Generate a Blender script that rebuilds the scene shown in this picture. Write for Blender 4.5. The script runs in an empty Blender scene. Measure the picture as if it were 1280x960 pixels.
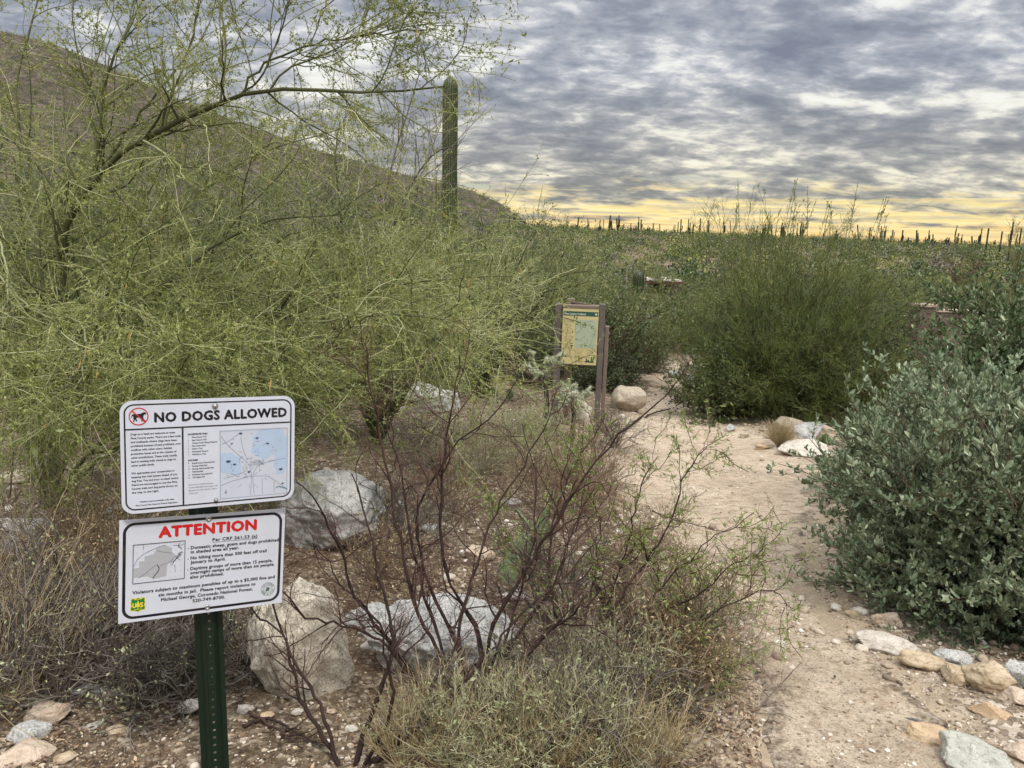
import bpy, math, numpy as np
from mathutils import Vector, Matrix, Euler
SC = bpy.context.scene
COL = SC.collection
R = math.radians

# ------------------------------------------------------------------ camera
F = 985.0                      # focal length in pixels of the 1280 px wide photograph
PITCH, ROLL = R(10.9), R(1.8)
CAM = np.array([0.0, 0.0, 1.65])
fw = np.array([0, math.cos(PITCH), -math.sin(PITCH)])
up0 = np.array([0, math.sin(PITCH), math.cos(PITCH)])
rt0 = np.array([1.0, 0, 0])
rt = math.cos(ROLL)*rt0 + math.sin(ROLL)*up0
upv = -math.sin(ROLL)*rt0 + math.cos(ROLL)*up0
cam = bpy.data.cameras.new('camera'); cam.sensor_width = 36; cam.lens = 36*F/1280
cam.clip_start = 0.05; cam.clip_end = 9000
camo = bpy.data.objects.new('camera', cam); COL.objects.link(camo)
camo.matrix_world = Matrix(((rt[0], upv[0], -fw[0], CAM[0]), (rt[1], upv[1], -fw[1], CAM[1]), (rt[2], upv[2], -fw[2], CAM[2]), (0, 0, 0, 1)))
SC.camera = camo

# ------------------------------------------------------------------ light
SUN_EL, SUN_AZ = R(56), R(150)     # azimuth measured clockwise from +Y (the view direction)
SC.view_settings.view_transform = 'Standard'; SC.view_settings.look = 'None'
SC.view_settings.exposure = 0.14; SC.view_settings.gamma = 1.0
SC.cycles.max_bounces = 6; SC.cycles.diffuse_bounces = 2; SC.cycles.transmission_bounces = 3
SC.cycles.glossy_bounces = 2; SC.cycles.caustics_reflective = False; SC.cycles.caustics_refractive = False
SC.cycles.sample_clamp_indirect = 4

def lin(c):
    return tuple((v/255/12.92 if v/255 <= .04045 else ((v/255+.055)/1.055)**2.4) for v in c)+(1,)

class NT:
    def __init__(s, tree): s.t = tree; s.n = tree.nodes; s.l = tree.links
    def new(s, typ, **kw):
        n = s.n.new(typ)
        for k, v in kw.items():
            if k.startswith('i_'):
                key = k[2:]; key = int(key) if key.isdigit() else key.replace('_', ' ')
                n.inputs[key].default_value = v
            else: setattr(n, k, v)
        return n
    def link(s, a, b): s.l.new(a, b)
    def math(s, op, a, b=None, c=None, clamp=False):
        n = s.n.new('ShaderNodeMath'); n.operation = op; n.use_clamp = clamp
        for i, v in enumerate((a, b, c)):
            if v is None: continue
            if hasattr(v, 'links'): s.l.new(v, n.inputs[i])
            else: n.inputs[i].default_value = v
        return n.outputs[0]
    def ramp(s, fac, stops, interp='LINEAR'):
        n = s.n.new('ShaderNodeValToRGB'); n.color_ramp.interpolation = interp
        el = n.color_ramp.elements
        while len(el) < len(stops): el.new(0.5)
        for e, (p, c) in zip(el, stops):
            e.position = p; e.color = c if len(c) == 4 else tuple(c)+(1,)
        s.l.new(fac, n.inputs[0]); return n.outputs[0]
    def mix(s, fac, a, b, blend='MIX'):
        n = s.n.new('ShaderNodeMix'); n.data_type = 'RGBA'; n.blend_type = blend
        for i, v in ((0, fac), (6, a), (7, b)):
            if hasattr(v, 'links'): s.l.new(v, n.inputs[i])
            else: n.inputs[i].default_value = v if i == 0 or len(v) == 4 else tuple(v)+(1,)
        return n.outputs[2]
    def noise(s, vec, scale, detail=4, rough=.55, dist=0, dim='3D'):
        n = s.new('ShaderNodeTexNoise'); n.noise_dimensions = dim
        n.inputs['Scale'].default_value = scale; n.inputs['Detail'].default_value = detail
        n.inputs['Roughness'].default_value = rough; n.inputs['Distortion'].default_value = dist
        if vec is not None: s.l.new(vec, n.inputs['Vector'])
        return n.outputs['Fac']
    def rng(s, v, a, b, c=0., d=1.):
        n = s.n.new('ShaderNodeMapRange'); n.clamp = True
        s.l.new(v, n.inputs[0])
        for i, x in zip((1, 2, 3, 4), (a, b, c, d)): n.inputs[i].default_value = x
        return n.outputs[0]

def make_world():
    w = bpy.data.worlds.new('World'); SC.world = w; w.use_nodes = True
    T = NT(w.node_tree); T.n.clear()
    out = T.new('ShaderNodeOutputWorld'); bg = T.new('ShaderNodeBackground')
    tc = T.new('ShaderNodeTexCoord'); sp = T.new('ShaderNodeSeparateXYZ')
    T.link(tc.outputs['Generated'], sp.inputs[0])
    z = sp.outputs[2]
    zc = T.math('MAXIMUM', z, 0.0)
    den = T.math('ADD', zc, 0.23)
    u = T.math('DIVIDE', sp.outputs[0], den); v = T.math('DIVIDE', sp.outputs[1], den)
    cb = T.new('ShaderNodeCombineXYZ')
    T.link(u, cb.inputs[0]); T.link(T.math('MULTIPLY', v, 1.25), cb.inputs[1]); cb.inputs[2].default_value = 5.3
    P = cb.outputs[0]
    big = T.noise(P, 1.5, 4, .55, .6)
    fine = T.noise(P, 6.2, 7, .52, .35)
    vfine = T.noise(P, 15., 6, .6, .3)
    d = T.math('ADD', T.math('MULTIPLY', big, .42), T.math('ADD', T.math('MULTIPLY', fine, .38), T.math('MULTIPLY', vfine, .20)))
    left = T.rng(sp.outputs[0], -.5, .1, -.022, 0.0)
    d = T.math('ADD', d, left)
    cloud = T.ramp(d, [(0.375, lin((255, 255, 248))), (0.415, lin((236, 236, 230))), (0.45, lin((202, 204, 208))), (0.485, lin((172, 176, 185))), (0.54, lin((144, 150, 163))), (0.62, lin((124, 130, 146)))])
    # the thin band of clear evening light low over the horizon
    st = T.new('ShaderNodeCombineXYZ')
    T.link(T.math('MULTIPLY', sp.outputs[0], 3.2), st.inputs[0]); T.link(T.math('MULTIPLY', sp.outputs[1], 3.2), st.inputs[1]); T.link(T.math('MULTIPLY', z, 85.), st.inputs[2])
    streak = T.noise(st.outputs[0], 1.0, 7, .62, .35)
    band = T.ramp(streak, [(0.36, lin((190, 200, 204))), (0.43, lin((214, 208, 194))), (0.48, lin((255, 238, 176))), (0.54, lin((255, 248, 216))), (0.60, lin((254, 226, 152))), (0.68, lin((200, 186, 176)))])
    low = T.ramp(T.rng(z, 0, .05), [(0, lin((250, 208, 150))), (1, lin((255, 240, 190)))])
    band = T.mix(T.rng(z, 0.0, 0.03, .6, 0.0), band, low)
    edge = T.math('ADD', z, T.math('MULTIPLY', T.math('SUBTRACT', streak, .5), .17))
    edge = T.math('ADD', edge, T.math('MULTIPLY', T.math('SUBTRACT', fine, .5), .12))
    col = T.mix(T.rng(edge, 0.026, 0.062), band, cloud)
    warm = T.mix(T.rng(z, .05, .19, .8, 0.), col, lin((255, 244, 214)), 'MULTIPLY')
    warm = T.mix(T.rng(z, -.02, -.001, 1, 0), warm, lin((150, 140, 124)))
    sky = T.new('ShaderNodeTexSky'); sky.sky_type = 'NISHITA'; sky.sun_disc = False
    sky.sun_elevation = SUN_EL; sky.sun_rotation = SUN_AZ
    skc = T.mix(1.0, sky.outputs[0], (0.10, 0.10, 0.10, 1), 'MULTIPLY')
    # gaps in the cloud let a little blue sky through
    fin = T.mix(T.rng(d, .36, .44, .25, 0.02), warm, skc)
    # the cloud deck is brighter overhead than near the horizon
    lift = T.rng(z, .40, .95, 1.0, OVERHEAD)
    n = T.new('ShaderNodeVectorMath', operation='SCALE'); T.link(fin, n.inputs[0]); T.link(lift, n.inputs['Scale'])
    T.link(n.outputs[0], bg.inputs[0]); bg.inputs[1].default_value = 1.0
    T.link(bg.outputs[0], out.inputs[0])
    w.cycles.sampling_method = 'MANUAL'; w.cycles.sample_map_resolution = 512
OVERHEAD = 4.6
make_world()
sl = bpy.data.lights.new('sun', 'SUN'); sl.energy = 2.2; sl.angle = R(7); sl.color = (1, .955, .88)
so = bpy.data.objects.new('sun', sl); COL.objects.link(so)
sd = Vector((math.sin(SUN_AZ)*math.cos(SUN_EL), math.cos(SUN_AZ)*math.cos(SUN_EL), math.sin(SUN_EL)))
so.rotation_euler = sd.to_track_quat('Z', 'Y').to_euler()

# ------------------------------------------------------------------ noise, terrain height
_h = np.random.default_rng(99).random((256, 256))
def vnoise(x, y):
    xi = np.floor(x).astype(int); yi = np.floor(y).astype(int)
    fx = x-xi; fy = y-yi; fx = fx*fx*(3-2*fx); fy = fy*fy*(3-2*fy)
    g = lambda a, b: _h[a & 255, b & 255]
    return (g(xi, yi)*(1-fx)+g(xi+1, yi)*fx)*(1-fy)+(g(xi, yi+1)*(1-fx)+g(xi+1, yi+1)*fx)*fy-.5
def fbm(x, y, o=4):
    s = 0; a = 1.
    for i in range(o):
        s = s+a*vnoise(x*2**i+i*17.3, y*2**i+i*9.1); a *= .5
    return s
_ry = np.array([-60, 0, 2, 13, 25, 45, 80, 130, 190, 250, 400, 900, 4000])
_rz = np.array([.3, .0, -.09, -.95, -1.9, -3.0, -2.6, -0.6, 1.9, 3.0, 1.0, -8, -30])
def H0(x, y):
    x = np.asarray(x, float); y = np.asarray(y, float)
    r = np.hypot(x, np.maximum(y, 0))*.35+y*.65
    z = np.interp(r, _ry, _rz)
    z = z+fbm(x*.35+5, y*.35)*.10*np.clip(np.hypot(x, y)/4, .3, 6)
    z = z+np.clip((-x-3.0-.1*y), 0, 12)*.035          # the bank rises gently to the left
    z = z-np.interp(r, [60, 200, 260], [0, 1, 1])*np.clip(x, -50, 200)*.012
    return z
def ray(px, py):
    d = fw+rt*(px-640)/F-upv*(py-480)/F
    return d/np.linalg.norm(d)
def at(px, py):
    """ground point seen at a photo pixel"""
    d = ray(px, py); t = np.arange(0.8, 400, .02)
    p = CAM+d*t[:, None]; k = np.argmax(p[:, 2] < H0(p[:, 0], p[:, 1]))
    return p[k]
def at3(px, py, dist):
    """point at forward distance (metres in front of the lens) at a photo pixel"""
    d = fw+rt*(px-640)/F-upv*(py-480)/F
    return CAM+d*dist
def fdist(p): return float((np.asarray(p)-CAM) @ fw)

# trail outline (left and right edges, near to far)
_L = [(1010, 1180), (985, 1040), (978, 960), (966, 880), (936, 800), (914, 740), (880, 690), (826, 650), (778, 612), (758, 578), (752, 552), (782, 524), (818, 503), (832, 484), (840, 466), (842, 452)]
_Rr = [(1290, 1180), (1240, 1040), (1192, 960), (1130, 880), (1080, 820), (1030, 752), (1004, 700), (1006, 650), (1026, 612), (1030, 580), (985, 558), (934, 536), (908, 510), (896, 486), (884, 466), (874, 452)]
TL = np.array([at(*p)[:2] for p in _L]); TR = np.array([at(*p)[:2] for p in _Rr])
TL = np.vstack([TL[0]+[0, -2.2], TL]); TR = np.vstack([TR[0]+[.1, -2.2], TR])
def resample(P, n):
    P = np.asarray(P, float); s = np.r_[0, np.cumsum(np.linalg.norm(np.diff(P, axis=0), axis=1))]
    # Catmull-Rom through the points
    Q = np.vstack([2*P[0]-P[1], P, 2*P[-1]-P[-2]]); out = []
    for u in np.linspace(0, s[-1], n):
        i = min(max(np.searchsorted(s, u)-1, 0), len(P)-2); t = (u-s[i])/(s[i+1]-s[i]+1e-9)
        a, b, c, d = Q[i:i+4]
        out.append(.5*((2*b)+(-a+c)*t+(2*a-5*b+4*c-d)*t*t+(-a+3*b-3*c+d)*t**3))
    return np.array(out)
def res_lin(P, n):
    k = np.linspace(0, len(P)-1, n); i = np.minimum(k.astype(int), len(P)-2); t = (k-i)[:, None]
    return P[i]*(1-t)+P[i+1]*t
NT_ = 240
TLs, TRs = resample(TL, 400), resample(TR, 400)
# equal parameter along both edges, from the paired control points
def paired(P):
    Q = np.vstack([2*P[0]-P[1], P, 2*P[-1]-P[-2]]); out = []
    for k in np.linspace(0, len(P)-1, NT_):
        i = min(int(k), len(P)-2); t = k-i; a, b, c, d = Q[i:i+4]
        out.append(.5*((2*b)+(-a+c)*t+(2*a-5*b+4*c-d)*t*t+(-a+3*b-3*c+d)*t**3))
    return np.array(out)
TLp, TRp = paired(TL), paired(TR)
TC = (TLp+TRp)/2; TW = np.linalg.norm(TRp-TLp, axis=1)/2
def tdist(x, y):
    """signed distance outside the trail edge (negative = on the trail)"""
    x = np.asarray(x, float); y = np.asarray(y, float); sh = x.shape
    x = x.ravel(); y = y.ravel(); out = np.full(x.shape, 9.)
    m = (np.abs(x) < 12) & (y < 22) & (y > -4)
    xx, yy = x[m], y[m]; o = np.full(xx.shape, 9.)
    for i in range(0, NT_, 4):
        o = np.minimum(o, np.hypot(xx-TC[i, 0], yy-TC[i, 1])-TW[i])
    out[m] = o
    return out.reshape(sh)
def H(x, y):
    d = tdist(x, y)
    return H0(x, y)+np.where(d > 0, np.clip(d, 0, .35)*.10, 0)

# ------------------------------------------------------------------ mesh building
class MB:
    def __init__(s): s.V = []; s.F = []; s.n = 0
    def add(s, V, Fc, mi=0, rnd=None, smooth=True):
        V = np.asarray(V, np.float32).reshape(-1, 3); Fc = np.asarray(Fc, np.int64)
        if len(Fc) == 0: return
        if rnd is None: rnd = np.zeros(len(Fc))
        s.V.append(V); s.F.append((Fc+s.n, mi, np.broadcast_to(np.asarray(rnd, np.float32), (len(Fc),)), smooth)); s.n += len(V)
    def join(s, o):
        off = s.n
        s.V += o.V; s.F += [(f+off, m, r, q) for f, m, r, q in o.F]; s.n += o.n
    def mesh(s, name, mats):
        me = bpy.data.meshes.new(name)
        V = np.concatenate(s.V); me.vertices.add(len(V)); me.vertices.foreach_set('co', V.ravel())
        lv = np.concatenate([f.ravel() for f, _, _, _ in s.F]); tot = np.concatenate([np.full(len(f), f.shape[1]) for f, _, _, _ in s.F])
        st = np.r_[0, np.cumsum(tot)[:-1]]
        me.loops.add(len(lv)); me.loops.foreach_set('vertex_index', lv.astype(np.int32))
        me.polygons.add(len(tot)); me.polygons.foreach_set('loop_start', st.astype(np.int32)); 
        me.polygons.foreach_set('material_index', np.concatenate([np.full(len(f), m) for f, m, _, _ in s.F]).astype(np.int32))
        me.polygons.foreach_set('use_smooth', np.concatenate([np.full(len(f), q) for f, _, _, q in s.F]))
        a = me.attributes.new('rnd', 'FLOAT', 'FACE'); a.data.foreach_set('value', np.concatenate([r for _, _, r, _ in s.F]).astype(np.float32))
        for m in mats: me.materials.append(m)
        me.update(calc_edges=True); me.validate()
        return me
    def build(s, name, mats, parent=None, loc=None):
        if not isinstance(mats, (list, tuple)): mats = [mats]
        o = bpy.data.objects.new(name, s.mesh(name, mats)); COL.objects.link(o)
        if parent is not None: o.parent = parent
        if loc is not None: o.location = loc
        return o
def tag(o, label=None, cat=None, group=None, kind=None):
    if label: o['label'] = label
    if cat: o['category'] = cat
    if group: o['group'] = group
    if kind: o['kind'] = kind
    return o
def empty(name, loc, rz=0, label=None, cat=None, group=None):
    o = bpy.data.objects.new(name, None); COL.objects.link(o); o.location = loc; o.rotation_euler = (0, 0, rz)
    o.empty_display_size = .1
    return tag(o, label, cat, group)
KIDS = {}
def copy_tree(o, loc, rz=0, sc=1, label=None, group=None):
    c = o.copy(); COL.objects.link(c); c.location = loc; c.rotation_euler = (0, 0, rz)
    c.scale = (sc, sc, sc) if not hasattr(sc, '__len__') else sc
    if label: c['label'] = label
    if group: c['group'] = group
    for ch in list(o.children):
        d = ch.copy(); COL.objects.link(d); d.parent = c
    return c
def nrm(v): return v/np.maximum(np.linalg.norm(v, axis=-1, keepdims=True), 1e-9)
def tubes(mb, P, Rr, sides=4, mi=0, rnd=None, cap=False):
    """P (N,K,3) polylines, Rr (N,K) radii"""
    P = np.asarray(P, float); Rr = np.asarray(Rr, float)
    if P.ndim == 2: P = P[None]; Rr = Rr[None]
    N, K, _ = P.shape
    T = np.gradient(P, axis=1); T = nrm(T)
    ref = np.where(np.abs(T[:, :1, 2:3]) > .8, np.array([1., 0, 0]), np.array([0, 0, 1.]))
    U = nrm(np.cross(T, np.broadcast_to(ref, T.shape))); W = np.cross(T, U)
    a = np.arange(sides)*2*math.pi/sides
    ring = U[:, :, None]*np.cos(a)[None, None, :, None]+W[:, :, None]*np.sin(a)[None, None, :, None]
    V = P[:, :, None]+ring*Rr[:, :, None, None]
    idx = np.arange(N*K*sides).reshape(N, K, sides)
    j = np.roll(np.arange(sides), -1)
    q = np.stack([idx[:, :-1], idx[:, :-1][:, :, j], idx[:, 1:][:, :, j], idx[:, 1:]], -1).reshape(-1, 4)
    r = None if rnd is None else np.repeat(rnd, (K-1)*sides)
    mb.add(V.reshape(-1, 3), q, mi, r)
def grow(g, S, D, L, K, wander=.15, up=0.0):
    N = len(S); P = np.empty((N, K, 3)); P[:, 0] = S; d = nrm(np.asarray(D, float)); st = (np.broadcast_to(L, (N,))/(K-1))[:, None]
    for k in range(1, K):
        d = nrm(d+g.normal(size=(N, 3))*wander+np.array([0, 0, up])); P[:, k] = P[:, k-1]+d*st
    return P
def kids(g, P, Rr, n, t0=.2, t1=1., ang=.7, sd=.2):
    N, K, _ = P.shape; i = np.repeat(np.arange(N), n); M = len(i)
    t = (t0+(t1-t0)*g.random(M))*(K-1); k = np.minimum(t.astype(int), K-2); f = (t-k)[:, None]
    S = P[i, k]*(1-f)+P[i, k+1]*f; T = nrm(P[i, k+1]-P[i, k])
    q = g.normal(size=(M, 3)); q = nrm(q-(q*T).sum(1, keepdims=True)*T)
    a = (ang+g.normal(size=M)*sd)[:, None]
    r = Rr[i, k]*(1-f[:, 0])+Rr[i, k+1]*f[:, 0]
    return S, np.cos(a)*T+np.sin(a)*q, r, i, t/(K-1)
def leaves(g, mb, P, n, ln, wd, mi=1, t0=.1, out=.8, upb=.2, fold=.25, sdv=.3, shape=4, cup=0.):
    """n leaves along each twig: kite-shaped, folded along the midrib"""
    N, K, _ = P.shape; i = np.repeat(np.arange(N), n); M = len(i)
    t = (t0+(1-t0)*g.random(M))*(K-1); k = np.minimum(t.astype(int), K-2); f = (t-k)[:, None]
    S = P[i, k]*(1-f)+P[i, k+1]*f; T = nrm(P[i, k+1]-P[i, k])
    q = nrm(g.normal(size=(M, 3))); D = nrm(T*(1-out)+q*out+np.array([0, 0, upb]))
    Q = g.normal(size=(M, 3)); Sd = nrm(np.cross(D, Q)); Nn = np.cross(Sd, D)
    l = (ln*np.exp(g.normal(size=M)*sdv))[:, None]; w = l*wd/ln*.5
    b = S; tip = S+D*l
    m1 = S+D*l*.45+Sd*w+Nn*w*fold; m2 = S+D*l*.45-Sd*w+Nn*w*fold
    rnd = np.clip(g.random(M)*.7+g.random(N)[i]*.3, 0, 1)
    if shape == 4:
        V = np.stack([b, m1, tip, m2], 1).reshape(-1, 3)
        q4 = np.arange(M*4).reshape(M, 4); mb.add(V, q4, mi, rnd, False)
    else:   # rounder six-cornered leaf
        a1 = S+D*l*.25+Sd*w*.85+Nn*w*fold; a2 = S+D*l*.25-Sd*w*.85+Nn*w*fold
        c1 = S+D*l*.75+Sd*w*.8+Nn*w*fold; c2 = S+D*l*.75-Sd*w*.8+Nn*w*fold
        V = np.stack([b, a1, c1, tip, c2, a2], 1).reshape(-1, 3); o = np.arange(M)[:, None]*6
        mb.add(V, np.vstack([o+[0, 1, 2, 3], o+[0, 3, 4, 5]]), mi, np.r_[rnd, rnd], False)

# ------------------------------------------------------------------ materials
MATS = {}
def mat(name, fn):
    if name in MATS: return MATS[name]
    m = bpy.data.materials.new(name); m.use_nodes = True; T = NT(m.node_tree); T.n.clear()
    out = T.new('ShaderNodeOutputMaterial'); sh = fn(T); T.link(sh, out.inputs[0]); MATS[name] = m; return m
def principled(T, col, rough=.8, bump=None, bstr=.4, bdist=.01, spec=.3, metal=0):
    p = T.new('ShaderNodeBsdfPrincipled')
    if hasattr(col, 'links'): T.link(col, p.inputs['Base Color'])
    else: p.inputs['Base Color'].default_value = col if len(col) == 4 else tuple(col)+(1,)
    if hasattr(rough, 'links'): T.link(rough, p.inputs['Roughness'])
    else: p.inputs['Roughness'].default_value = rough
    p.inputs['Specular IOR Level'].default_value = spec; p.inputs['Metallic'].default_value = metal
    if bump is not None:
        b = T.new('ShaderNodeBump'); b.inputs['Strength'].default_value = bstr; b.inputs['Distance'].default_value = bdist
        T.link(bump, b.inputs['Height']); T.link(b.outputs[0], p.inputs['Normal'])
    return p.outputs[0]
def plain(name, rgb, rough=.7, spec=.3, var=.12, scale=30):
    def fn(T):
        tc = T.new('ShaderNodeTexCoord'); n = T.noise(tc.outputs['Object'], scale, 4)
        c = T.mix(T.rng(n, .3, .7), tuple(v*(1-var) for v in rgb[:3])+(1,), tuple(min(v*(1+var), 1) for v in rgb[:3])+(1,))
        return principled(T, c, rough, spec=spec)
    return mat(name, fn)
def leafmat(name, c0, c1, c2, trans=.25, nscale=1.5):
    def fn(T):
        a = T.new('ShaderNodeAttribute', attribute_name='rnd')
        tc = T.new('ShaderNodeTexCoord'); n = T.noise(tc.outputs['Object'], nscale, 3)
        f = T.math('ADD', T.math('MULTIPLY', a.outputs['Fac'], .6), T.math('MULTIPLY', T.rng(n, .3, .7), .4))
        c = T.ramp(f, [(0.05, c0), (.5, c1), (.95, c2)])
        d = T.new('ShaderNodeBsdfDiffuse'); T.link(c, d.inputs[0])
        t = T.new('ShaderNodeBsdfTranslucent'); T.link(c, t.inputs[0])
        m = T.new('ShaderNodeMixShader'); m.inputs[0].default_value = trans
        T.link(d.outputs[0], m.inputs[1]); T.link(t.outputs[0], m.inputs[2])
        g = T.new('ShaderNodeBsdfGlossy'); g.inputs[1].default_value = .45; g.inputs[0].default_value = (1, 1, 1, 1)
        m2 = T.new('ShaderNodeMixShader'); m2.inputs[0].default_value = .035
        T.link(m.outputs[0], m2.inputs[1]); T.link(g.outputs[0], m2.inputs[2])
        return m2.outputs[0]
    return mat(name, fn)
def barkmat(name, c0, c1, scale=25):
    def fn(T):
        a = T.new('ShaderNodeAttribute', attribute_name='rnd')
        tc = T.new('ShaderNodeTexCoord'); n = T.noise(tc.outputs['Object'], scale, 5, .65)
        f = T.math('ADD', T.math('MULTIPLY', a.outputs['Fac'], .5), T.math('MULTIPLY', T.rng(n, .3, .7), .5))
        return principled(T, T.mix(f, c0, c1), .85, n, .5, .004, spec=.2)
    return mat(name, fn)
def rockmat(name, c0, c1, stain, scale=1., speck=.5, streak=0.):
    def fn(T):
        tc = T.new('ShaderNodeTexCoord'); oi = T.new('ShaderNodeObjectInfo')
        mp = T.new('ShaderNodeVectorMath', operation='ADD'); T.link(tc.outputs['Object'], mp.inputs[0])
        cb = T.new('ShaderNodeCombineXYZ'); T.link(T.math('MULTIPLY', oi.outputs['Random'], 37.), cb.inputs[0]); T.link(T.math('MULTIPLY', oi.outputs['Random'], 11.), cb.inputs[2])
        T.link(cb.outputs[0], mp.inputs[1]); V = mp.outputs[0]
        n1 = T.noise(V, 3.5*scale, 6, .6, .4); n2 = T.noise(V, 60*scale, 3, .7); n3 = T.noise(V, 9*scale, 8, .7, 1.0)
        c = T.mix(T.rng(n1, .35, .65), c0, c1)
        c = T.mix(T.math('MULTIPLY', T.rng(n3, .53, .66), .75), c, stain)
        c = T.mix(T.math('MULTIPLY', T.rng(n2, .52, .60), speck), c, tuple(v*.35 for v in c0[:3])+(1,))
        c = T.mix(T.math('MULTIPLY', T.rng(n2, .36, .44, 1., 0.), speck*.7), c, tuple(min(1, v*1.35) for v in c1[:3])+(1,))
        vo = T.new('ShaderNodeTexVoronoi', feature='DISTANCE_TO_EDGE'); vo.inputs['Scale'].default_value = 3.2*scale; 
        dv = T.new('ShaderNodeVectorMath', operation='ADD'); nn = T.new('ShaderNodeTexNoise'); nn.inputs['Scale'].default_value = 4*scale; T.link(V, nn.inputs[0])
        T.link(V, dv.inputs[0]); T.link(nn.outputs['Color'], dv.inputs[1]); T.link(dv.outputs[0], vo.inputs[0])
        crack = T.rng(vo.outputs[0], 0, .02, 1, 0)
        c = T.mix(T.math('MULTIPLY', T.math('MULTIPLY', crack, T.rng(n3, .45, .6)), .7), c, tuple(v*.3 for v in stain[:3])+(1,))
        h = T.math('ADD', T.math('ADD', T.math('MULTIPLY', n1, .6), T.math('MULTIPLY', n3, .5)), T.math('ADD', T.math('MULTIPLY', n2, .08), T.math('MULTIPLY', crack, -.12)))
        return principled(T, c, .85, h, .8, .03/scale, spec=.25)
    return mat(name, fn)

# ------------------------------------------------------------------ ground, trail, hill
def ground_mat(T):
    g = T.new('ShaderNodeNewGeometry'); P = g.outputs['Position']
    tr = T.new('ShaderNodeAttribute', attribute_name='trail').outputs['Fac']
    n1 = T.noise(P, .9, 5, .6); n2 = T.noise(P, 9, 6, .7, .4); n3 = T.noise(P, 70, 4, .75)
    vo = T.new('ShaderNodeTexVoronoi'); vo.inputs['Scale'].default_value = 55; T.link(P, vo.inputs[0])
    vr = T.new('ShaderNodeSeparateColor'); T.link(vo.outputs['Color'], vr.inputs[0])
    lit = T.ramp(n3, [(.28, lin((40, 33, 26))), (.45, lin((78, 66, 52))), (.6, lin((116, 99, 78))), (.75, lin((166, 147, 122)))])
    grav = T.ramp(vr.outputs[0], [(0, lin((78, 68, 55))), (.4, lin((114, 99, 80))), (.75, lin((152, 136, 114))), (1, lin((200, 186, 164)))])
    c = T.mix(T.rng(n2, .42, .58), lit, grav)
    red = T.mix(T.rng(n1, .45, .62, 0, .5), c, lin((142, 108, 84)), 'MIX')
    c = T.mix(.22, c, red)
    rg = T.new('ShaderNodeAttribute', attribute_name='gravelly').outputs['Fac']
    vo2 = T.new('ShaderNodeTexVoronoi'); vo2.inputs['Scale'].default_value = 34; T.link(P, vo2.inputs[0])
    v2 = T.new('ShaderNodeSeparateColor'); T.link(vo2.outputs['Color'], v2.inputs[0])
    gr2 = T.ramp(T.math('ADD', T.math('MULTIPLY', v2.outputs[1], .6), T.math('MULTIPLY', n3, .4)), [(.1, lin((92, 82, 72))), (.4, lin((142, 126, 108))), (.65, lin((184, 168, 148))), (.9, lin((218, 206, 188)))])
    c = T.mix(T.rng(T.math('ADD', rg, T.math('MULTIPLY', T.math('SUBTRACT', n2, .5), 1.0)), .35, .65, 0, .9), c, gr2)
    dirt = T.ramp(T.math('ADD', T.math('MULTIPLY', n2, .6), T.math('MULTIPLY', n3, .4)), [(.3, lin((138, 122, 102))), (.5, lin((168, 150, 126))), (.7, lin((190, 172, 146)))])
    f = T.rng(T.math('ADD', tr, T.math('MULTIPLY', T.math('SUBTRACT', n2, .5), 1.2)), .35, .75)
    c = T.mix(f, c, dirt)
    h = T.math('ADD', T.math('MULTIPLY', n2, .5), T.math('ADD', T.math('MULTIPLY', n3, .35), T.math('MULTIPLY', vo.outputs[0], .25)))
    return principled(T, c, .95, h, .8, .03, spec=.15)
GM = mat('desert_ground', ground_mat)
def trail_mat(T):
    g = T.new('ShaderNodeNewGeometry'); P = g.outputs['Position']
    ed = T.new('ShaderNodeAttribute', attribute_name='edge').outputs['Fac']
    n1 = T.noise(P, 1.6, 6, .6, .3); n2 = T.noise(P, 11, 7, .72, .3); n3 = T.noise(P, 85, 4, .8); n4 = T.noise(P, 4.2, 4, .6, 1.)
    c = T.ramp(n1, [(.3, lin((174, 156, 134))), (.5, lin((202, 183, 158))), (.7, lin((218, 200, 174)))])
    c = T.mix(T.rng(n2, .48, .62, 0, .7), c, lin((152, 131, 108)))
    c = T.mix(T.rng(n3, .53, .62, 0, .75), c, lin((106, 90, 74)))
    c = T.mix(T.rng(n3, .30, .40, .5, 0), c, lin((222, 210, 190)))
    c = T.mix(T.rng(n4, .56, .64, 0, .35), c, lin((172, 146, 118)))
    vo = T.new('ShaderNodeTexVoronoi'); vo.inputs['Scale'].default_value = 60; T.link(P, vo.inputs[0])
    vr = T.new('ShaderNodeSeparateColor'); T.link(vo.outputs['Color'], vr.inputs[0])
    grav = T.ramp(vr.outputs[0], [(0, lin((88, 74, 62))), (.4, lin((136, 118, 98))), (.75, lin((180, 160, 138))), (1, lin((218, 206, 190)))])
    f = T.rng(T.math('ADD', ed, T.math('MULTIPLY', T.math('SUBTRACT', n2, .5), 2.4)), .45, .95)
    c = T.mix(f, c, grav)
    h = T.math('ADD', T.math('ADD', T.math('ADD', T.math('MULTIPLY', n1, .8), T.math('MULTIPLY', n4, .5)), T.math('MULTIPLY', n2, .7)), T.math('ADD', T.math('MULTIPLY', n3, .15), T.math('MULTIPLY', T.math('MULTIPLY', vo.outputs[0], f), .3)))
    return principled(T, c, .95, h, 1., .055, spec=.15)
TM = mat('trail_dirt', trail_mat)

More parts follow.
